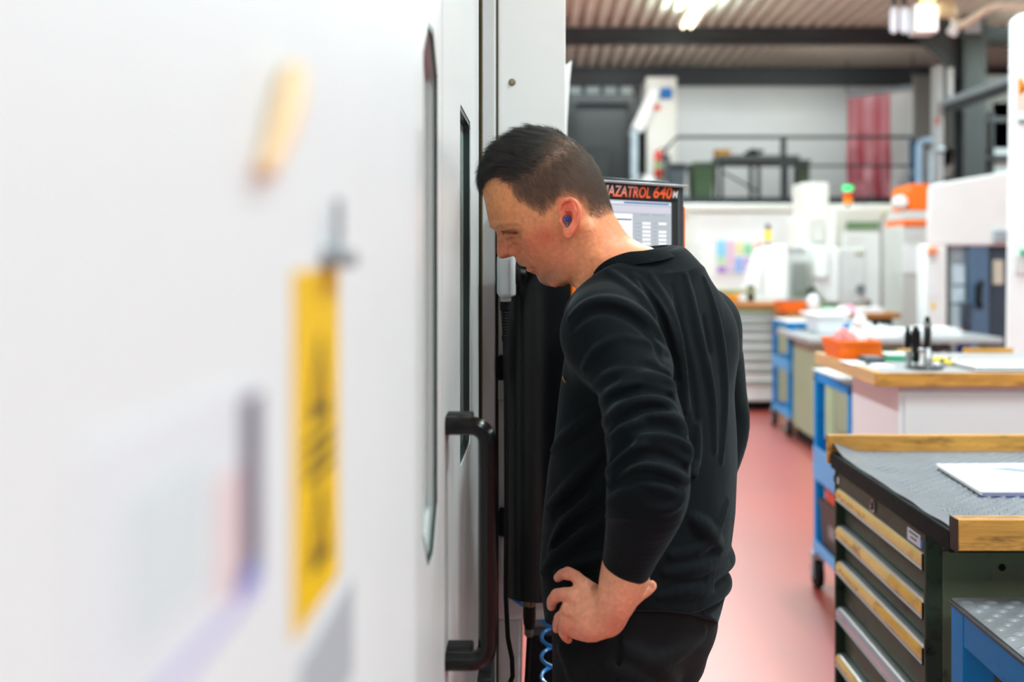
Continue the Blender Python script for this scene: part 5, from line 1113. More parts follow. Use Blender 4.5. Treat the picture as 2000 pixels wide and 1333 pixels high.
sf.capsule(w_(1215, 580, 1.60), w_(1188, 648, 1.478), .066, .066, k=.05)
sf.capsule(w_(1255, 566, 1.64), w_(1366, 640, 1.80), .068, .068, k=.05)
sf.capsule(w_(1290, 560, 1.62), w_(1350, 660, 1.66), .06, .07, k=.06)
sf.tube(*smooth_chain(arm_l), k=.018)
sf.tube(*smooth_chain(arm_r), k=.03)
def neck_cut(fl, low=.003):
    X, Y, Z = fl.ax[0][:, None, None], fl.ax[1][None, :, None], fl.ax[2][None, None, :]; p0 = w_(1215, 532.5, 1.6)
    q = np.clip(Y-1.60, -.1, .1); g = (X-p0[0])*(-.447)+(Z-p0[2])*.894-3.9*q*q+low
    d = fl.d; k = .012; hh = np.maximum(k-np.abs(d-g), 0)/k; fl.d = (np.maximum(d, g)+hh*hh*k*.25).astype(np.float32)
neck_cut(sf)
Yg_, Zg_ = sf.ax[1][None, :, None], sf.ax[2][None, None, :]
sf.d = np.maximum(sf.d, (.905+.5*np.clip(1.62-Yg_, -.1, .2)-Zg_)*.9+0*sf.ax[0][:, None, None]).astype(np.float32)
base = Field((0, 0, 0), (.01, .01, .01), .01); base.__dict__.update(lo=sf.lo, h=sf.h, n=sf.n, ax=sf.ax); base.d = sf.d.copy()
def fold(pts, r, depth=.22, k=.010, op='add', sub=3):
    hs = []
    for u, v in catmull(pts, sub, False):
        q = base.hit(u, v)
        if q is None: continue
        ray = q-np.array((0, 0, CH)); ray /= np.linalg.norm(ray)
        hs.append(q+ray*r*(depth if op == 'add' else -depth))
    m = len(hs)
    if m < 3: return
    hs = np.array(hs)
    for _ in range(3): hs[1:-1] = (hs[:-2]+2*hs[1:-1]+hs[2:])/4
    ef = lambda j: r*(.15+.85*math.sin(math.pi*min(max((j+.3)/m, .0), 1)))
    start = 0
    for i in range(1, m+1):
        if i == m or np.linalg.norm(hs[i]-hs[i-1]) > .03:
            if i-start > 2: sf.tube(list(hs[start:i]), [ef(j) for j in range(start, i)], k, op)
            start = i
ridges = [  # sleeve
    ([(1140, 722), (1158, 694), (1182, 672), (1222, 660)], .006), ([(1232, 664), (1275, 674), (1300, 698), (1305, 728), (1300, 742)], .009),
    ([(1160, 760), (1180, 738), (1206, 728), (1236, 726)], .006), ([(1222, 742), (1262, 736), (1296, 742), (1313, 758), (1306, 772)], .009),
    ([(1168, 800), (1185, 776), (1212, 758), (1250, 752)], .007), ([(1176, 842), (1190, 818), (1222, 794), (1270, 782), (1304, 788), (1318, 802)], .010),
    ([(1228, 806), (1262, 814), (1300, 812), (1330, 824), (1338, 846)], .008), ([(1180, 884), (1194, 856), (1226, 834), (1252, 830)], .009),
    ([(1230, 866), (1270, 852), (1306, 852), (1336, 868), (1344, 892), (1336, 906)], .011), ([(1187, 928), (1200, 904), (1232, 882), (1262, 876)], .010),
    ([(1190, 946), (1222, 920), (1268, 908), (1312, 924), (1342, 938)], .010), ([(1250, 942), (1292, 950), (1330, 972)], .007), ([(1187, 985), (1208, 968), (1240, 962)], .005), ([(1334, 962), (1324, 984), (1296, 996), (1262, 990)], .007), ([(1186, 1010), (1206, 1004), (1232, 1010)], .005)
    ,
    # shoulder seam roll
    ([(1113, 622), (1136, 600), (1168, 588), (1210, 592), (1248, 612), (1277, 640), (1296, 680), (1304, 720)], .009),
    # back
    ([(1338, 540), (1348, 582), (1360, 650), (1378, 720), (1392, 790), (1395, 880)], .010), ([(1270, 540), (1300, 590), (1322, 660), (1334, 730), (1338, 800)], .010), ([(1238, 540), (1264, 574), (1300, 628), (1318, 690)], .009), ([(1188, 530), (1215, 550), (1250, 580), (1276, 615)], .008),
    ([(1375, 545), (1396, 610), (1410, 700), (1415, 800), (1408, 900)], .009), ([(1362, 830), (1358, 900), (1345, 980)], .008),
    ([(1348, 1008), (1366, 1026), (1392, 1052), (1424, 1092)], .014), ([(1420, 980), (1400, 1040), (1360, 1075), (1310, 1085)], .008), ([(1300, 1120), (1350, 1112), (1390, 1104), (1424, 1090)], .010), ([(1290, 1165), (1340, 1152), (1390, 1150), (1422, 1136)], .010),
    # front
    ([(1176, 882), (1140, 925), (1105, 965), (1072, 992)], .012), ([(1180, 960), (1140, 985), (1100, 1030), (1075, 1075)], .011), ([(1178, 1020), (1130, 1050), (1085, 1090), (1062, 1118)], .012), ([(1170, 800), (1135, 835), (1100, 858), (1080, 880)], .010), ([(1172, 1090), (1130, 1105), (1090, 1120)], .009)]
grooves = [([(1118, 640), (1150, 612), (1190, 604), (1240, 628), (1275, 662), (1292, 705)], .006), ([(1250, 710), (1285, 716), (1306, 742)], .006), ([(1190, 782), (1226, 768), (1270, 760), (1316, 778)], .007), ([(1195, 842), (1222, 814), (1262, 798), (1300, 800)], .006), ([(1240, 842), (1280, 832), (1322, 842), (1338, 862)], .008), ([(1192, 906), (1212, 874), (1236, 856)], .007), ([(1200, 932), (1226, 900), (1270, 886), (1320, 900), (1342, 918)], .008), ([(1192, 956), (1230, 934), (1270, 926), (1320, 948)], .006), ([(1316, 560), (1332, 640), (1350, 730), (1362, 820)], .006), ([(1250, 548), (1284, 600), (1306, 668), (1320, 740)], .007), ([(1375, 620), (1396, 720), (1402, 840)], .006), ([(1174, 915), (1130, 965), (1080, 1010)], .009), ([(1178, 990), (1130, 1015), (1085, 1065)], .009)]
for pts, r in ridges: fold(pts, r)
for pts, r in grooves: fold(pts, r*1.1, depth=.36, k=.009, op='sub')
def waist(v, r, off, op, f0=-75, f1=75, k=.014):      # roll of cloth round the back at the waist
    zz, cx, cy, aa, bb = torso_rows(); z = CH-(v-CV)*1.62/F; x, y, a, b = (np.interp(z, zz, q) for q in (cx, cy, aa, bb)); pts = []
    for k_ in range(25):
        f = math.radians(f0+(f1-f0)*k_/24); n_ = 2.35; rr = (abs(math.cos(f)/a)**n_+abs(math.sin(f)/b)**n_)**(-1/n_)+off
        p = np.array((x, y, z+.012*math.sin(f)))-TF*rr*math.cos(f)+TL*rr*math.sin(f); pts.append(p)
    sf.tube(pts, [r*(.2+.8*math.sin(math.pi*(k_+.5)/25)**.6) for k_ in range(25)], k, op)
waist(1088, .017, -.006, 'add', -80, 30); waist(1113, .008, .004, 'sub', -85, 20); waist(1136, .012, -.006, 'add', -80, 35); waist(1150, .004, .001, 'sub', -85, 60, .006)
sf.plane_cut(w_(1219, 1122, 1.40), (-.15*.5, .2, -1)) if False else None
sp_, sq_ = sf.mesh(); sq_ = fix_winding(sp_, sq_, sf)

# ---- trousers
tf = Field((-.10, 1.34, .05), (.40, 1.92, 1.06), .0035)
add_torso(tf, .014, zmin=.85, zmax=1.04)
leg_l = [w_(1196, 1265, 1.55), w_(1184, 1345, 1.54), np.array((.075, 1.51, .52)), np.array((.095, 1.51, .30)), np.array((.115, 1.51, .09))]
leg_r = [w_(1268, 1262, 1.69), w_(1236, 1345, 1.70), np.array((.13, 1.71, .52)), np.array((.165, 1.71, .30)), np.array((.19, 1.71, .09))]
tf.tube(leg_l, [.089, .082, .066, .062, .058], k=.03); tf.tube(leg_r, [.094, .087, .066, .062, .058], k=.03)
tf.capsule(w_(1310, 1226, 1.62), w_(1288, 1268, 1.63), .066, .066, k=.05)
base.__dict__.update(lo=tf.lo, h=tf.h, n=tf.n, ax=tf.ax); base.d = tf.d.copy(); sf_keep = sf; sf = tf
for pts, r in (([(1215, 1262), (1255, 1285), (1300, 1312), (1320, 1330)], .010), ([(1190, 1300), (1240, 1322), (1270, 1340)], .010), ([(1370, 1240), (1330, 1270), (1290, 1285)], .009), ([(1100, 1270), (1120, 1300), (1125, 1333)], .008)): fold(pts, r, k=.02)
fold([(1207, 1212), (1208, 1260), (1206, 1330)], .004, depth=.3, k=.004, op='sub')
tp_, tq_ = tf.mesh(); tq_ = fix_winding(tp_, tq_, tf); sf = sf_keep

# ---- left hand on the hip, finger by finger
gf = Field((-.005, 1.335, .915), (.185, 1.56, 1.115), .00125)
sk = lambda pts, rr, k=.006: gf.tube(*smooth_chain([(*p, r) for p, r in zip(pts, rr)]), k=k)
WR = (1190, 1196, 1.400)
sk([(1222, 1100, 1.388), (1213, 1135, 1.386), (1205, 1165, 1.388), (1194, 1192, 1.394)], [.0325, .0305, .0275, .0245], .004)
sk([(1240, 1130, 1.392), (1224, 1160, 1.394), (1206, 1190, 1.40)], [.020, .019, .017], .012)
kn = {'index': (1141, 1146, 1.424), 'middle': (1121, 1166, 1.418), 'ring': (1112, 1192, 1.417), 'pinky': (1109, 1218, 1.420)}
sk([(1186, 1190, 1.418), (1165, 1168, 1.421), kn['index']], [.019, .0165, .0115], .010); sk([(1186, 1196, 1.412), (1153, 1180, 1.414), kn['middle']], [.021, .017, .0118], .014)
sk([(1186, 1203, 1.408), (1148, 1200, 1.407), kn['ring']], [.022, .0185, .012], .014); sk([(1184, 1212, 1.410), (1148, 1219, 1.409), kn['pinky']], [.022, .0185, .0122], .014)
sk([(1184, 1214, 1.42), (1158, 1227, 1.422), (1128, 1230, 1.425)], [.015, .0195, .014], .012)
sk([(1180, 1190, 1.425), (1150, 1190, 1.428), (1130, 1190, 1.43)], [.022, .020, .014], .014)
sk([kn['index'], (1124, 1127, 1.428), (1109, 1121, 1.437)], [.0108, .0088, .0088], .004); sk([(1109, 1121, 1.437), (1098, 1123, 1.452), (1090, 1129, 1.463)], [.0088, .0078, .0066], .003)
sk([kn['middle'], (1104, 1161, 1.420), (1088, 1164, 1.432)], [.0112, .0093, .0092], .004); sk([(1088, 1164, 1.432), (1079, 1174, 1.452), (1077, 1185, 1.466)], [.0092, .0082, .0066], .003)
sk([kn['ring'], (1102, 1200, 1.422), (1094, 1208, 1.434)], [.0112, .0088, .0084], .004); sk([(1094, 1208, 1.434), (1089, 1219, 1.452), (1087, 1229, 1.465)], [.0084, .0074, .006], .003)
sk([kn['pinky'], (1102, 1226, 1.424), (1102, 1235, 1.432)], [.0112, .0085, .0080], .004); sk([(1102, 1235, 1.432), (1105, 1244, 1.446), (1110, 1250, 1.460)], [.0080, .0072, .0058], .003)
sk([(1196, 1202, 1.425), (1222, 1183, 1.436), (1246, 1163, 1.440), (1262, 1151, 1.444), (1271, 1145, 1.447)], [.015, .012, .0105, .0105, .0088], .006)
gf.ellipsoid(w_(1272, 1144, 1.4375), (.0062, .0016, .005), axes=((.8, 0, .6), (0, 1, 0), (-.6, 0, .8)), k=.0008)
gf.tube([w_(1250, 1160, 1.4275), w_(1255, 1168, 1.4285)], .0007, k=.0015, op='sub')
for a, b in (('index', 'middle'), ('middle', 'ring'), ('ring', 'pinky')):
    m = [(kn[a][i]+kn[b][i])/2 for i in range(3)]; gf.tube([w_(m[0]-10, m[1]-1, m[2]-.009), w_(m[0]+1, m[1]+1, m[2]-.0150)], .0014, k=.008, op='sub')
for f_ in kn.values(): gf.ellipsoid(w_(f_[0]+1, f_[1], f_[2]-.006), (.0085, .006, .0085), k=.008)
gp, gq = gf.mesh(); gq = fix_winding(gp, gq, gf)
# the hidden right hand is the mirror of the left one, resting on the other hip
rm = gp-2*((gp-mirror_c) @ TL)[:, None]*TL
# ---- core of the body under the clothes
bf = Field((-.10, 1.26, .03), (.40, 1.96, 1.52), .008)
add_torso(bf, .026, zmin=.86)
bf.tube([w_(1232, 610, 1.60), w_(1205, 560, 1.595)], [.05, .045], k=.03)
for ar in (arm_l, arm_r): bf.tube([w_(u, v, Y) for u, v, Y, r in ar], [r-.014 for *_, r in ar], k=.02)
bf.tube([w_(1330, 1030, 1.76), rm[np.argmax(rm[:, 2])]], [.026, .026], k=.02)
bf.tube(leg_l, [.078, .068, .05, .046, .04], k=.03); bf.tube(leg_r, [.08, .07, .05, .046, .04], k=.03)
cp_, cq_ = bf.mesh(); cq_ = fix_winding(cp_, cq_, bf)

# ---- skin colour per vertex (sRGB, blended by soft spots)
def blend(col, w, c): return col*(1-w[:, None])+np.array(lin(c))[None]*w[:, None]
def inpoly(poly, u, v):
    ins = np.zeros(len(u), bool); n = len(poly)
    for i in range(n):
        (x0, y0), (x1, y1) = poly[i], poly[(i+1) % n]; c = (y0 > v) != (y1 > v)
        ins ^= c & (u < (x1-x0)*(v-y0)/((y1-y0) or 1e-9)+x0)
    return ins
hair_poly = [(900, 375), (942, 368), (953, 354), (968, 345), (984, 352), (998, 362), (1000, 379), (1012, 392), (1025, 399), (1040, 410), (1052, 418), (1061, 423), (1067, 412), (1080, 399), (1092, 389), (1100, 384), (1118, 383), (1132, 394), (1140, 408), (1148, 420), (1160, 426), (1172, 424), (1182, 420), (1196, 410), (1260, 380), (1240, 220), (900, 200)]
top_poly = [(900, 372), (942, 368), (953, 354), (968, 345), (985, 350), (1010, 352), (1035, 342), (1060, 322), (1084, 303), (1106, 290), (1130, 284), (1160, 290), (1200, 220), (900, 200)]
mp = head_local.copy(); mp[:, 1] = np.abs(mp[:, 1]); hu, hv = w2px(h2w(mp)); hlat = mp[:, 1]
G = lambda u0, v0, su, sv: np.exp(-((hu-u0)/su)**2-((hv-v0)/sv)**2)
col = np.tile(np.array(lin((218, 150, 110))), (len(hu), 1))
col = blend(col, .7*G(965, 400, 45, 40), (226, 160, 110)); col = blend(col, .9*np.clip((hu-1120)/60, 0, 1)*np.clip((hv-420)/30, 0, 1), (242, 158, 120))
col = blend(col, .5*np.clip((hv-455)/60, 0, 1)*np.clip((1150-hu)/50, 0, 1), (196, 112, 84)); col = blend(col, .5*G(1013, 489, 5, 7), (150, 76, 60)); col = blend(col, .75*G(1066, 462, 32, 22), (186, 78, 56)); col = blend(col, .55*G(1035, 480, 34, 24), (198, 104, 84)); col = blend(col, .5*G(985, 488, 22, 22), (206, 122, 106)); col = blend(col, .45*G(1105, 505, 26, 26), (196, 108, 88))  # lower face and nose crease carry painted shade; the redness is skin
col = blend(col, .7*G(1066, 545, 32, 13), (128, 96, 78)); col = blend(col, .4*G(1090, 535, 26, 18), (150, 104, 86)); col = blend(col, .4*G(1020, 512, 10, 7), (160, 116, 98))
col = blend(col, .7*G(1036, 523, 9, 5)*(hlat < .033), (176, 98, 88)); col = blend(col, .65*G(998, 453, 17, 6), (132, 80, 62)); col = blend(col, .45*G(1000, 466, 16, 7), (160, 92, 74))  # lip tint, then painted shade in the eye socket and below the eye
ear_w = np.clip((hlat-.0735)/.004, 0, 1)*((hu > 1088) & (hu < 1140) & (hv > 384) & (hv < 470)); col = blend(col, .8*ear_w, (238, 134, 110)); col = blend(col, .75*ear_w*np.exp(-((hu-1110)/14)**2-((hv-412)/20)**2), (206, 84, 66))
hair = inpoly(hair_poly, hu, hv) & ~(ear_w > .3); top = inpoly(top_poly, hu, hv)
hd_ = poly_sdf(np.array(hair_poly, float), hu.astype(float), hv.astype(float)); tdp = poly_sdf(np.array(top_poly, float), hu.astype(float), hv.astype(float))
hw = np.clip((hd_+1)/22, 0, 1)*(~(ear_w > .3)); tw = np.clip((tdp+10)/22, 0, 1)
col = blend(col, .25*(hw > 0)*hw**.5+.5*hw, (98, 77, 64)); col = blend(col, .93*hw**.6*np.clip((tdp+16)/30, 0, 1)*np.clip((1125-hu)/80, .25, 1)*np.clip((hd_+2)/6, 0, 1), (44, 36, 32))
for mu_, mv_, r_ in ((1155, 418, 2.2), (1152, 452, 1.4), (1045, 430, 1.2), (983, 391, 1.3), (1022, 433, 1.2)): col = blend(col, .7*np.exp(-((hu-mu_)**2+(hv-mv_)**2)/r_**2)*(hlat > 0), (110, 62, 48))
gu, gv = w2px(gp)
def hand_col(n):
    c = np.tile(np.array(lin((222, 158, 134))), (n, 1))
    g = lambda u0, v0, su, sv: np.exp(-((gu-u0)/su)**2-((gv-v0)/sv)**2)
    c = blend(c, .7*np.clip((1165-gv)/40, 0, 1)*(gu > 1165)*(gu < 1262-.0*gv), (200, 144, 114)); c = blend(c, .6*g(1150, 1165, 22, 20), (226, 164, 136)); c = blend(c, .5*g(1105, 1225, 22, 22), (204, 112, 94)); c = blend(c, .5*g(1108, 1122, 20, 10), (212, 122, 104)); c = blend(c, .45*g(1090, 1165, 16, 14), (204, 112, 96)); c = blend(c, .5*g(1195, 1215, 22, 22), (186, 104, 84)); c = blend(c, .6*g(1273, 1145, 7, 7), (226, 160, 146))
    return c
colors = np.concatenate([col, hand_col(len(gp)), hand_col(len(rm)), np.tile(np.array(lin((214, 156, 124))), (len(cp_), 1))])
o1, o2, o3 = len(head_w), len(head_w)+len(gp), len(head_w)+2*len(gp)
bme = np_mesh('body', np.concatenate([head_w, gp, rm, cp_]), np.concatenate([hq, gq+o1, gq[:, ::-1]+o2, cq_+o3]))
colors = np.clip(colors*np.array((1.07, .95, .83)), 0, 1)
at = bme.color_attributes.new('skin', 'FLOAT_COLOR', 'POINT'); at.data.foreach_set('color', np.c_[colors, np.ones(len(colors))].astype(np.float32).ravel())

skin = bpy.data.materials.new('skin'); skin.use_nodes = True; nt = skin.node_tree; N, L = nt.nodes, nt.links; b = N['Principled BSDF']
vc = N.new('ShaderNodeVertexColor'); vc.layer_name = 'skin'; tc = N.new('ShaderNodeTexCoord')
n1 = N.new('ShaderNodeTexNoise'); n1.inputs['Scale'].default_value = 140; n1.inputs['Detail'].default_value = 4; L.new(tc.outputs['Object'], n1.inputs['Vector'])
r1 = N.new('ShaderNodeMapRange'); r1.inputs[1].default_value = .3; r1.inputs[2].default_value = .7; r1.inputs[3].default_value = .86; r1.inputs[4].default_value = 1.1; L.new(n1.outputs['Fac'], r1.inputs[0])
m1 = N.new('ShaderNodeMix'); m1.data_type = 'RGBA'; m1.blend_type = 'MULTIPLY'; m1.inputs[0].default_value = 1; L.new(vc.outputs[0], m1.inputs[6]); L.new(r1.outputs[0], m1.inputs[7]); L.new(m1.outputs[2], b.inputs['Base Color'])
n2 = N.new('ShaderNodeTexNoise'); n2.inputs['Scale'].default_value = 900; n2.inputs['Detail'].default_value = 3; L.new(tc.outputs['Object'], n2.inputs['Vector'])
bp = N.new('ShaderNodeBump'); bp.inputs['Strength'].default_value = .16; bp.inputs['Distance'].default_value = .001; L.new(n2.outputs['Fac'], bp.inputs['Height']); L.new(bp.outputs[0], b.inputs['Normal'])
b.inputs['Roughness'].default_value = .46; b.inputs['Subsurface Weight'].default_value = .12; b.inputs['Subsurface Radius'].default_value = (.009, .004, .002); b.inputs['Subsurface Scale'].default_value = .6; b.inputs['Specular IOR Level'].default_value = .4

knit = bpy.data.materials.new('black_jersey'); knit.use_nodes = True; nt = knit.node_tree; N, L = nt.nodes, nt.links; b = N['Principled BSDF']
b.inputs['Base Color'].default_value = (.0030, .0045, .0060, 1); b.inputs['Roughness'].default_value = .82; b.inputs['Sheen Weight'].default_value = .07; b.inputs['Sheen Roughness'].default_value = .4; b.inputs['Specular IOR Level'].default_value = .09
b.inputs['Sheen Tint'].default_value = (.75, .88, 1, 1)
tc = N.new('ShaderNodeTexCoord'); n1 = N.new('ShaderNodeTexNoise'); n1.inputs['Scale'].default_value = 1100; n1.inputs['Detail'].default_value = 2; L.new(tc.outputs['Object'], n1.inputs['Vector'])
n2 = N.new('ShaderNodeTexNoise'); n2.inputs['Scale'].default_value = 28; n2.inputs['Detail'].default_value = 2; L.new(tc.outputs['Object'], n2.inputs['Vector'])
b1 = N.new('ShaderNodeBump'); b1.inputs['Strength'].default_value = .12; b1.inputs['Distance'].default_value = .012; L.new(n2.outputs['Fac'], b1.inputs['Height'])
b2 = N.new('ShaderNodeBump'); b2.inputs['Strength'].default_value = .2; b2.inputs['Distance'].default_value = .0008; L.new(n1.outputs['Fac'], b2.inputs['Height']); L.new(b1.outputs[0], b2.inputs['Normal']); L.new(b2.outputs[0], b.inputs['Normal'])
twill = mat('black_twill', (12, 13, 16), .75, bump=(800, .2), sheen=.03, spec=.15, var=(20, .1))

man = thing('person', 'person in black sweatshirt and trousers, hand on hip, leaning to look into the machine', 'person', (.14, 1.61, 0))
link('body', bme, skin, man)
sw = link('sweatshirt', np_mesh('sweatshirt', sp_, sq_), knit, man)
link('trousers', np_mesh('trousers', tp_, tq_), twill, man)
# ribbed collar, swept round the neck
loop = catmull([w_(*q) for q in ((1130, 577, 1.570), (1150, 553, 1.545), (1184, 521, 1.524), (1226, 503, 1.518), (1264, 498, 1.524), (1296, 492, 1.55), (1312, 488, 1.60), (1301, 487, 1.65), (1262, 494, 1.678), (1210, 508, 1.685), (1165, 538, 1.668), (1135, 573, 1.64), (1122, 589, 1.605))], 36)
cen = loop.mean(0); axn = np.array((-.447, 0, .894)); sec = [(-.0150, .000), (-.0150, .0040), (-.004, .0046), (.0075, .0036), (.0088, .0014), (.0075, -.0012), (-.0150, -.0030)]
vs = []; fs = []; nl, nsx = len(loop), len(sec)
for i, p in enumerate(loop):
    o = p-cen; o -= axn*(o @ axn); o /= np.linalg.norm(o); up = axn-.35*o*0; rip = .00028*(1 if (i % 4) < 2 else -1)
    up = axn*.92-o*.38
    for a, bq in sec: vs.append(tuple(p+up*a+o*(bq+(rip if bq > .003 else 0))))
for i in range(nl):
    for k in range(nsx): fs.append((i*nsx+k, i*nsx+(k+1) % nsx, ((i+1) % nl)*nsx+(k+1) % nsx, ((i+1) % nl)*nsx+k))
MB().add(vs, fs).build('collar', knit, sw, smooth=True)
seam = [w_(*q) for q in ((1204, 511, 1.515), (1228, 512, 1.508), (1255, 514, 1.515), (1278, 514, 1.53), (1300, 509, 1.56), (1316, 503, 1.60))]
# yellow embroidered mark on the chest
q = sf.hit(1102, 746)
if q is not None:
    mm = MB(); bx = Vector(q); 
    for k in range(5): mm.box(bx.x-.003+.0012*k, bx.x-.0022+.0012*k, bx.y-.004, bx.y+.006, bx.z+.005-.0022*k, bx.z+.0075-.0022*k)
    mm.build('chest_mark', mat('embroidery_yellow', (224, 170, 30), .6), sw)
# shoes
for s_, (x, y) in enumerate(((.115, 1.51), (.19, 1.71))):
    ff = Field((x-.24, y-.07, 0), (x+.09, y+.07, .14), .005)
    ff.ellipsoid((x-.07, y, .035), (.145, .048, .045), k=.02); ff.capsule((x+.01, y, .05), (x+.005, y, .10), .045, .05, k=.03); ff.plane_cut((0, 0, .012), (0, 0, -1))
    a, q4 = ff.mesh(); q4 = fix_winding(a, q4, ff); sh_ = link('shoe', np_mesh('shoe', a, q4), black_rubber, man)
    MB().prism([(x-.075+.15*math.cos(k*math.pi/10), y+.05*math.sin(k*math.pi/10)) for k in range(20)], 'z', 0, .016).build('sole', mat('sole_grey', (50, 50, 52), .7), sh_)
# earplug
q = h2w(np.array([HL(1107, 429, .081)]))[0]
t = thing('earplug', 'small dark blue earplug in the ear of the person', 'earplug', tuple(q))
o = MB().lathe([(.0006, -.0045), (.0052, -.0038), (.0070, -.001), (.0070, .003), (.0055, .006)], (0, 0, 0), 16, 'y'); o.v = [(v[0]+q[0], v[1]+q[1], v[2]+q[2]) for v in o.v]
o.build('body', mat('plug_smoke', (92, 82, 98), .25, coat=.5), t, smooth=True)
o = MB().lathe([(.0006, -.0070), (.0028, -.0066), (.0040, -.0048), (.0042, -.001)], (0, 0, 0), 14, 'y'); o.v = [(v[0]+q[0]+.0006, v[1]+q[1], v[2]+q[2]+.0005) for v in o.v]
o.build('button', mat('plug_blue', (16, 34, 150), .2, coat=.6), t, smooth=True)
o = MB().tube([Vector(q)+Vector((.001, 0, -.004)), Vector(q)+Vector((.0015, -.001, -.012))], [.0034, .0026], 10); o.build('stem', mat('plug_smoke', (70, 62, 84), .25), t, smooth=True)

# ---- hair: single strands rooted on the scalp
tri = np.concatenate([hq[:, [0, 1, 2]], hq[:, [0, 2, 3]]]); A_, B_, C_ = (head_local[tri[:, i]] for i in range(3))
fn = np.cross(B_-A_, C_-A_); area = np.linalg.norm(fn, axis=1)/2; fn /= (2*area[:, None]+1e-12)
rng = np.random.default_rng(11)
vn = np.zeros_like(head_local)
for i in range(3): np.add.at(vn, tri[:, i], fn*area[:, None])
vn /= np.linalg.norm(vn, axis=1)[:, None]+1e-12
def roots(mask, n):
    idx = np.where(mask[tri].all(1))[0]; pr = area[idx]/area[idx].sum(); f = rng.choice(idx, n, p=pr)
    r1, r2 = np.sqrt(rng.random(n)), rng.random(n); w3 = np.stack([1-r1, r1*(1-r2), r1*r2], 1)
    p = (head_local[tri[f]]*w3[:, :, None]).sum(1); nn = (vn[tri[f]]*w3[:, :, None]).sum(1); nn /= np.linalg.norm(nn, axis=1)[:, None]+1e-12
    m = p.copy(); m[:, 1] = np.abs(m[:, 1]); u, v = w2px(h2w(m)); return p, nn, u, v
def strands(name, p, nn, direction, length, lift, curl, rad, m, label, parent, ns=5, wild=.25):
    n = len(p); d = direction-(direction*nn).sum(1)[:, None]*nn; d += rng.normal(0, wild, d.shape)*np.linalg.norm(d, axis=1)[:, None]; d -= (d*nn).sum(1)[:, None]*nn; d /= np.linalg.norm(d, axis=1)[:, None]+1e-9
    t = np.linspace(0, 1, ns)[None, :, None]; Ln = length[:, None, None]
    pos = p[:, None]-nn[:, None]*.0006+d[:, None]*Ln*t*(.82+.18*t)+nn[:, None]*Ln*(lift[:, None, None]*t-curl[:, None, None]*t*t)
    pos = h2w(pos.reshape(-1, 3)).astype(np.float32)
    hc = bpy.data.hair_curves.new(name); hc.add_curves([ns]*n); hc.attributes['position'].data.foreach_set('vector', pos.ravel())
    rr = (rad*np.array([1, 1, .9, .7, .25]))[None].repeat(n, 0).astype(np.float32).ravel()
    if 'radius' not in hc.attributes: hc.attributes.new('radius', 'FLOAT', 'POINT')
    hc.attributes['radius'].data.foreach_set('value', rr)
    hc.materials.append(m); o = bpy.data.objects.new(name, hc); C.objects.link(o); o.parent = parent; o.location = -parent.location
    o['kind'] = 'stuff'; o['label'] = label; return o
def hairmat(name, c, rough=.42):
    m = mat(name, c, rough, spec=.6); nt = m.node_tree; ci = nt.nodes.new('ShaderNodeHairInfo'); mr = nt.nodes.new('ShaderNodeMapRange'); mr.inputs[3].default_value = .55; mr.inputs[4].default_value = 1.6
    mx = nt.nodes.new('ShaderNodeMix'); mx.data_type = 'RGBA'; mx.blend_type = 'MULTIPLY'; mx.inputs[0].default_value = 1; mx.inputs[6].default_value = (*lin(c), 1)
    nt.links.new(ci.outputs['Random'], mr.inputs[0]); nt.links.new(mr.outputs[0], mx.inputs[7]); nt.links.new(mx.outputs[2], nt.nodes['Principled BSDF'].inputs['Base Color']); return m
hair_v = hair.copy()
def wobble(p, f, seed):          # soft pseudo-random clumps over the scalp
    r = np.random.default_rng(seed); out = np.zeros(len(p))
    for _ in range(5): out += np.sin(p @ r.normal(0, f, 3)+r.random()*6.28)
    return out/5
near_top = poly_sdf(np.array(top_poly, float), hu.astype(float), hv.astype(float))      # px inside (+) the long top hair
p, nn, u, v = roots(hair_v & (near_top > -16), 24000)
td = poly_sdf(np.array(top_poly, float), u, v); w4 = wobble(p, 330, 9); keep = rng.random(len(u)) < np.clip((td+12+9*w4)/22, 0, 1); p, nn, u, v, td = (q[keep] for q in (p, nn, u, v, td))
front = np.clip((1100-u)/130, 0, 1); crown = np.clip((u-1092)/36, 0, 1); fr_edge = np.clip((978-u)/38, 0, 1)
w1, w2, w3 = wobble(p, 260, 1), wobble(p, 260, 2), wobble(p, 420, 3)
dr = np.stack([-1*(1-crown)+.9*crown, .30*np.sign(p[:, 1])*(1-.3*front)+.55*w1, .10-.3*crown-.60*fr_edge+.55*w2], 1)
dr[:, 1] += .9*np.sign(p[:, 1])*4*crown*(1-crown)
ln = (.012+.014*front)*(.55+.6*rng.random(len(p)))*(1+.3*w3)*(1-.1*fr_edge)*(.5+.5*np.clip((td+12)/26, 0, 1))
lift = .58-.06*fr_edge+.30*w3*(1-fr_edge)+.2*rng.random(len(p))*(1-.5*fr_edge); curl = .28+.10*rng.random(len(p))+.12*fr_edge
dk = rng.random(len(p)) < np.clip((1105-u)/75+.35*wobble(p, 180, 8)+np.clip((td-28)/40, -.3, .25), .06, 1)
strands('top_hair', p[dk], nn[dk], dr[dk], ln[dk], lift[dk], curl[dk], .00010, hairmat('hair_dark', (36, 32, 31), .42), 'longer dark hair combed forward', man, wild=.22)
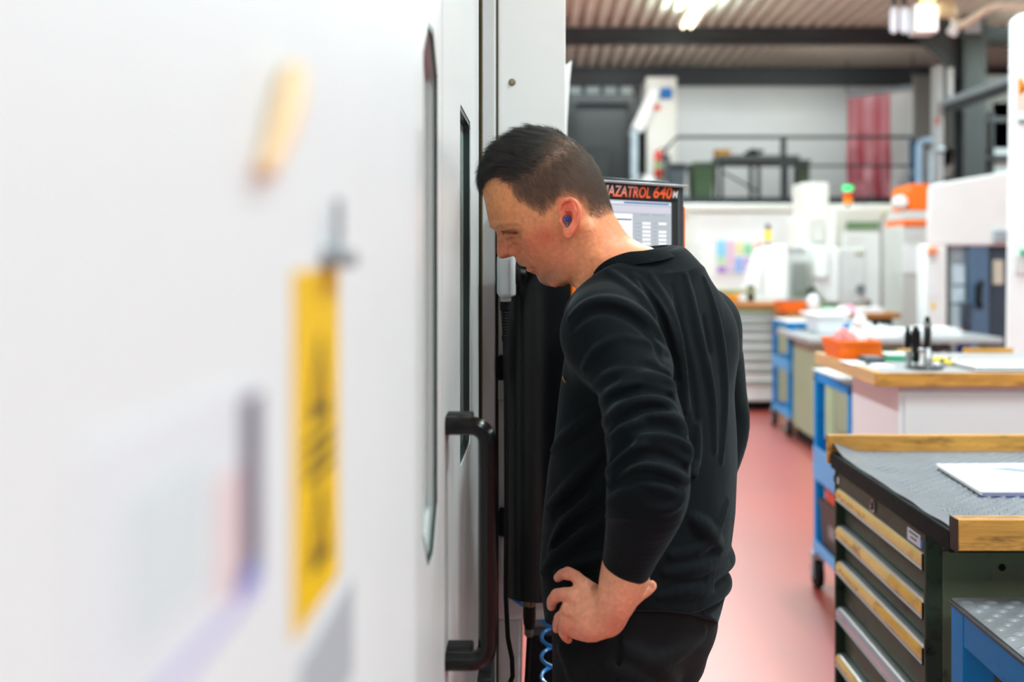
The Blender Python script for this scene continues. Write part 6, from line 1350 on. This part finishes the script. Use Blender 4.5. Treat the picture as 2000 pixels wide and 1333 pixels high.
dk = ~dk; strands('crown_hair', p[dk], nn[dk], dr[dk], ln[dk]*.9, lift[dk], curl[dk], .00008, hairmat('hair_mid', (66, 55, 49), .42), 'shorter grey brown hair on the crown', man, wild=.3)
p, nn, u, v = roots(hair_v & (near_top < 16), 34000)
td = poly_sdf(np.array(top_poly, float), u, v); edge = poly_sdf(np.array(hair_poly, float), u, v); w4 = wobble(p, 330, 9)
keep = (rng.random(len(u)) < np.clip((13-9*w4-td)/22, 0, 1)) & (rng.random(len(u)) < .3+.7*np.clip(edge/(10+16*np.clip((u-1070)/40, 0, 1)), 0, 1)); p, nn, u, v, td, edge = (q[keep] for q in (p, nn, u, v, td, edge))
low = np.clip((v-345)/85, 0, 1); tmp = np.clip((1045-u)/45, 0, 1); w1, w2 = wobble(p, 200, 4), wobble(p, 300, 5)
dr = np.stack([.75-.55*tmp+.3*w1, 0*u, -.75-.25*tmp+.3*w2], 1)
strands('side_hair', p, nn, dr, (.0135-.0085*low)*(.55+.7*rng.random(len(p)))*(1+.3*w1), .42+.2*rng.random(len(p))+.15*w2, .22+0*u, .000065, hairmat('hair_brown', (90, 73, 63)), 'short faded brown hair at the sides', man, wild=.3)
brow = inpoly([(966, 446), (972, 440), (988, 437), (1006, 435), (1018, 439), (1005, 441.5), (986, 445)], hu, hv)
p, nn, u, v = roots(brow, 420)
strands('eyebrow', p, nn, np.stack([1+0*u, 0*u, .35-.5*np.clip((u-985)/25, 0, 1)], 1), .006+.003*rng.random(len(p)), .25+0*u, .15+0*u, .00005, hairmat('brow_brown', (112, 84, 62)), 'light brown eyebrow', man, wild=.25)
lash = inpoly([(984, 450), (998, 451.5), (1012, 453), (1012, 456), (998, 455), (984, 453.5)], hu, hv)
p, nn, u, v = roots(lash, 160)
strands('eyelashes', p, nn, np.stack([-1+0*u, 0*u, -.8+0*u], 1), .005+.002*rng.random(len(p)), .7+0*u, .1+0*u, .00007, hairmat('lash_dark', (40, 30, 26)), 'dark eyelashes', man, wild=.2)
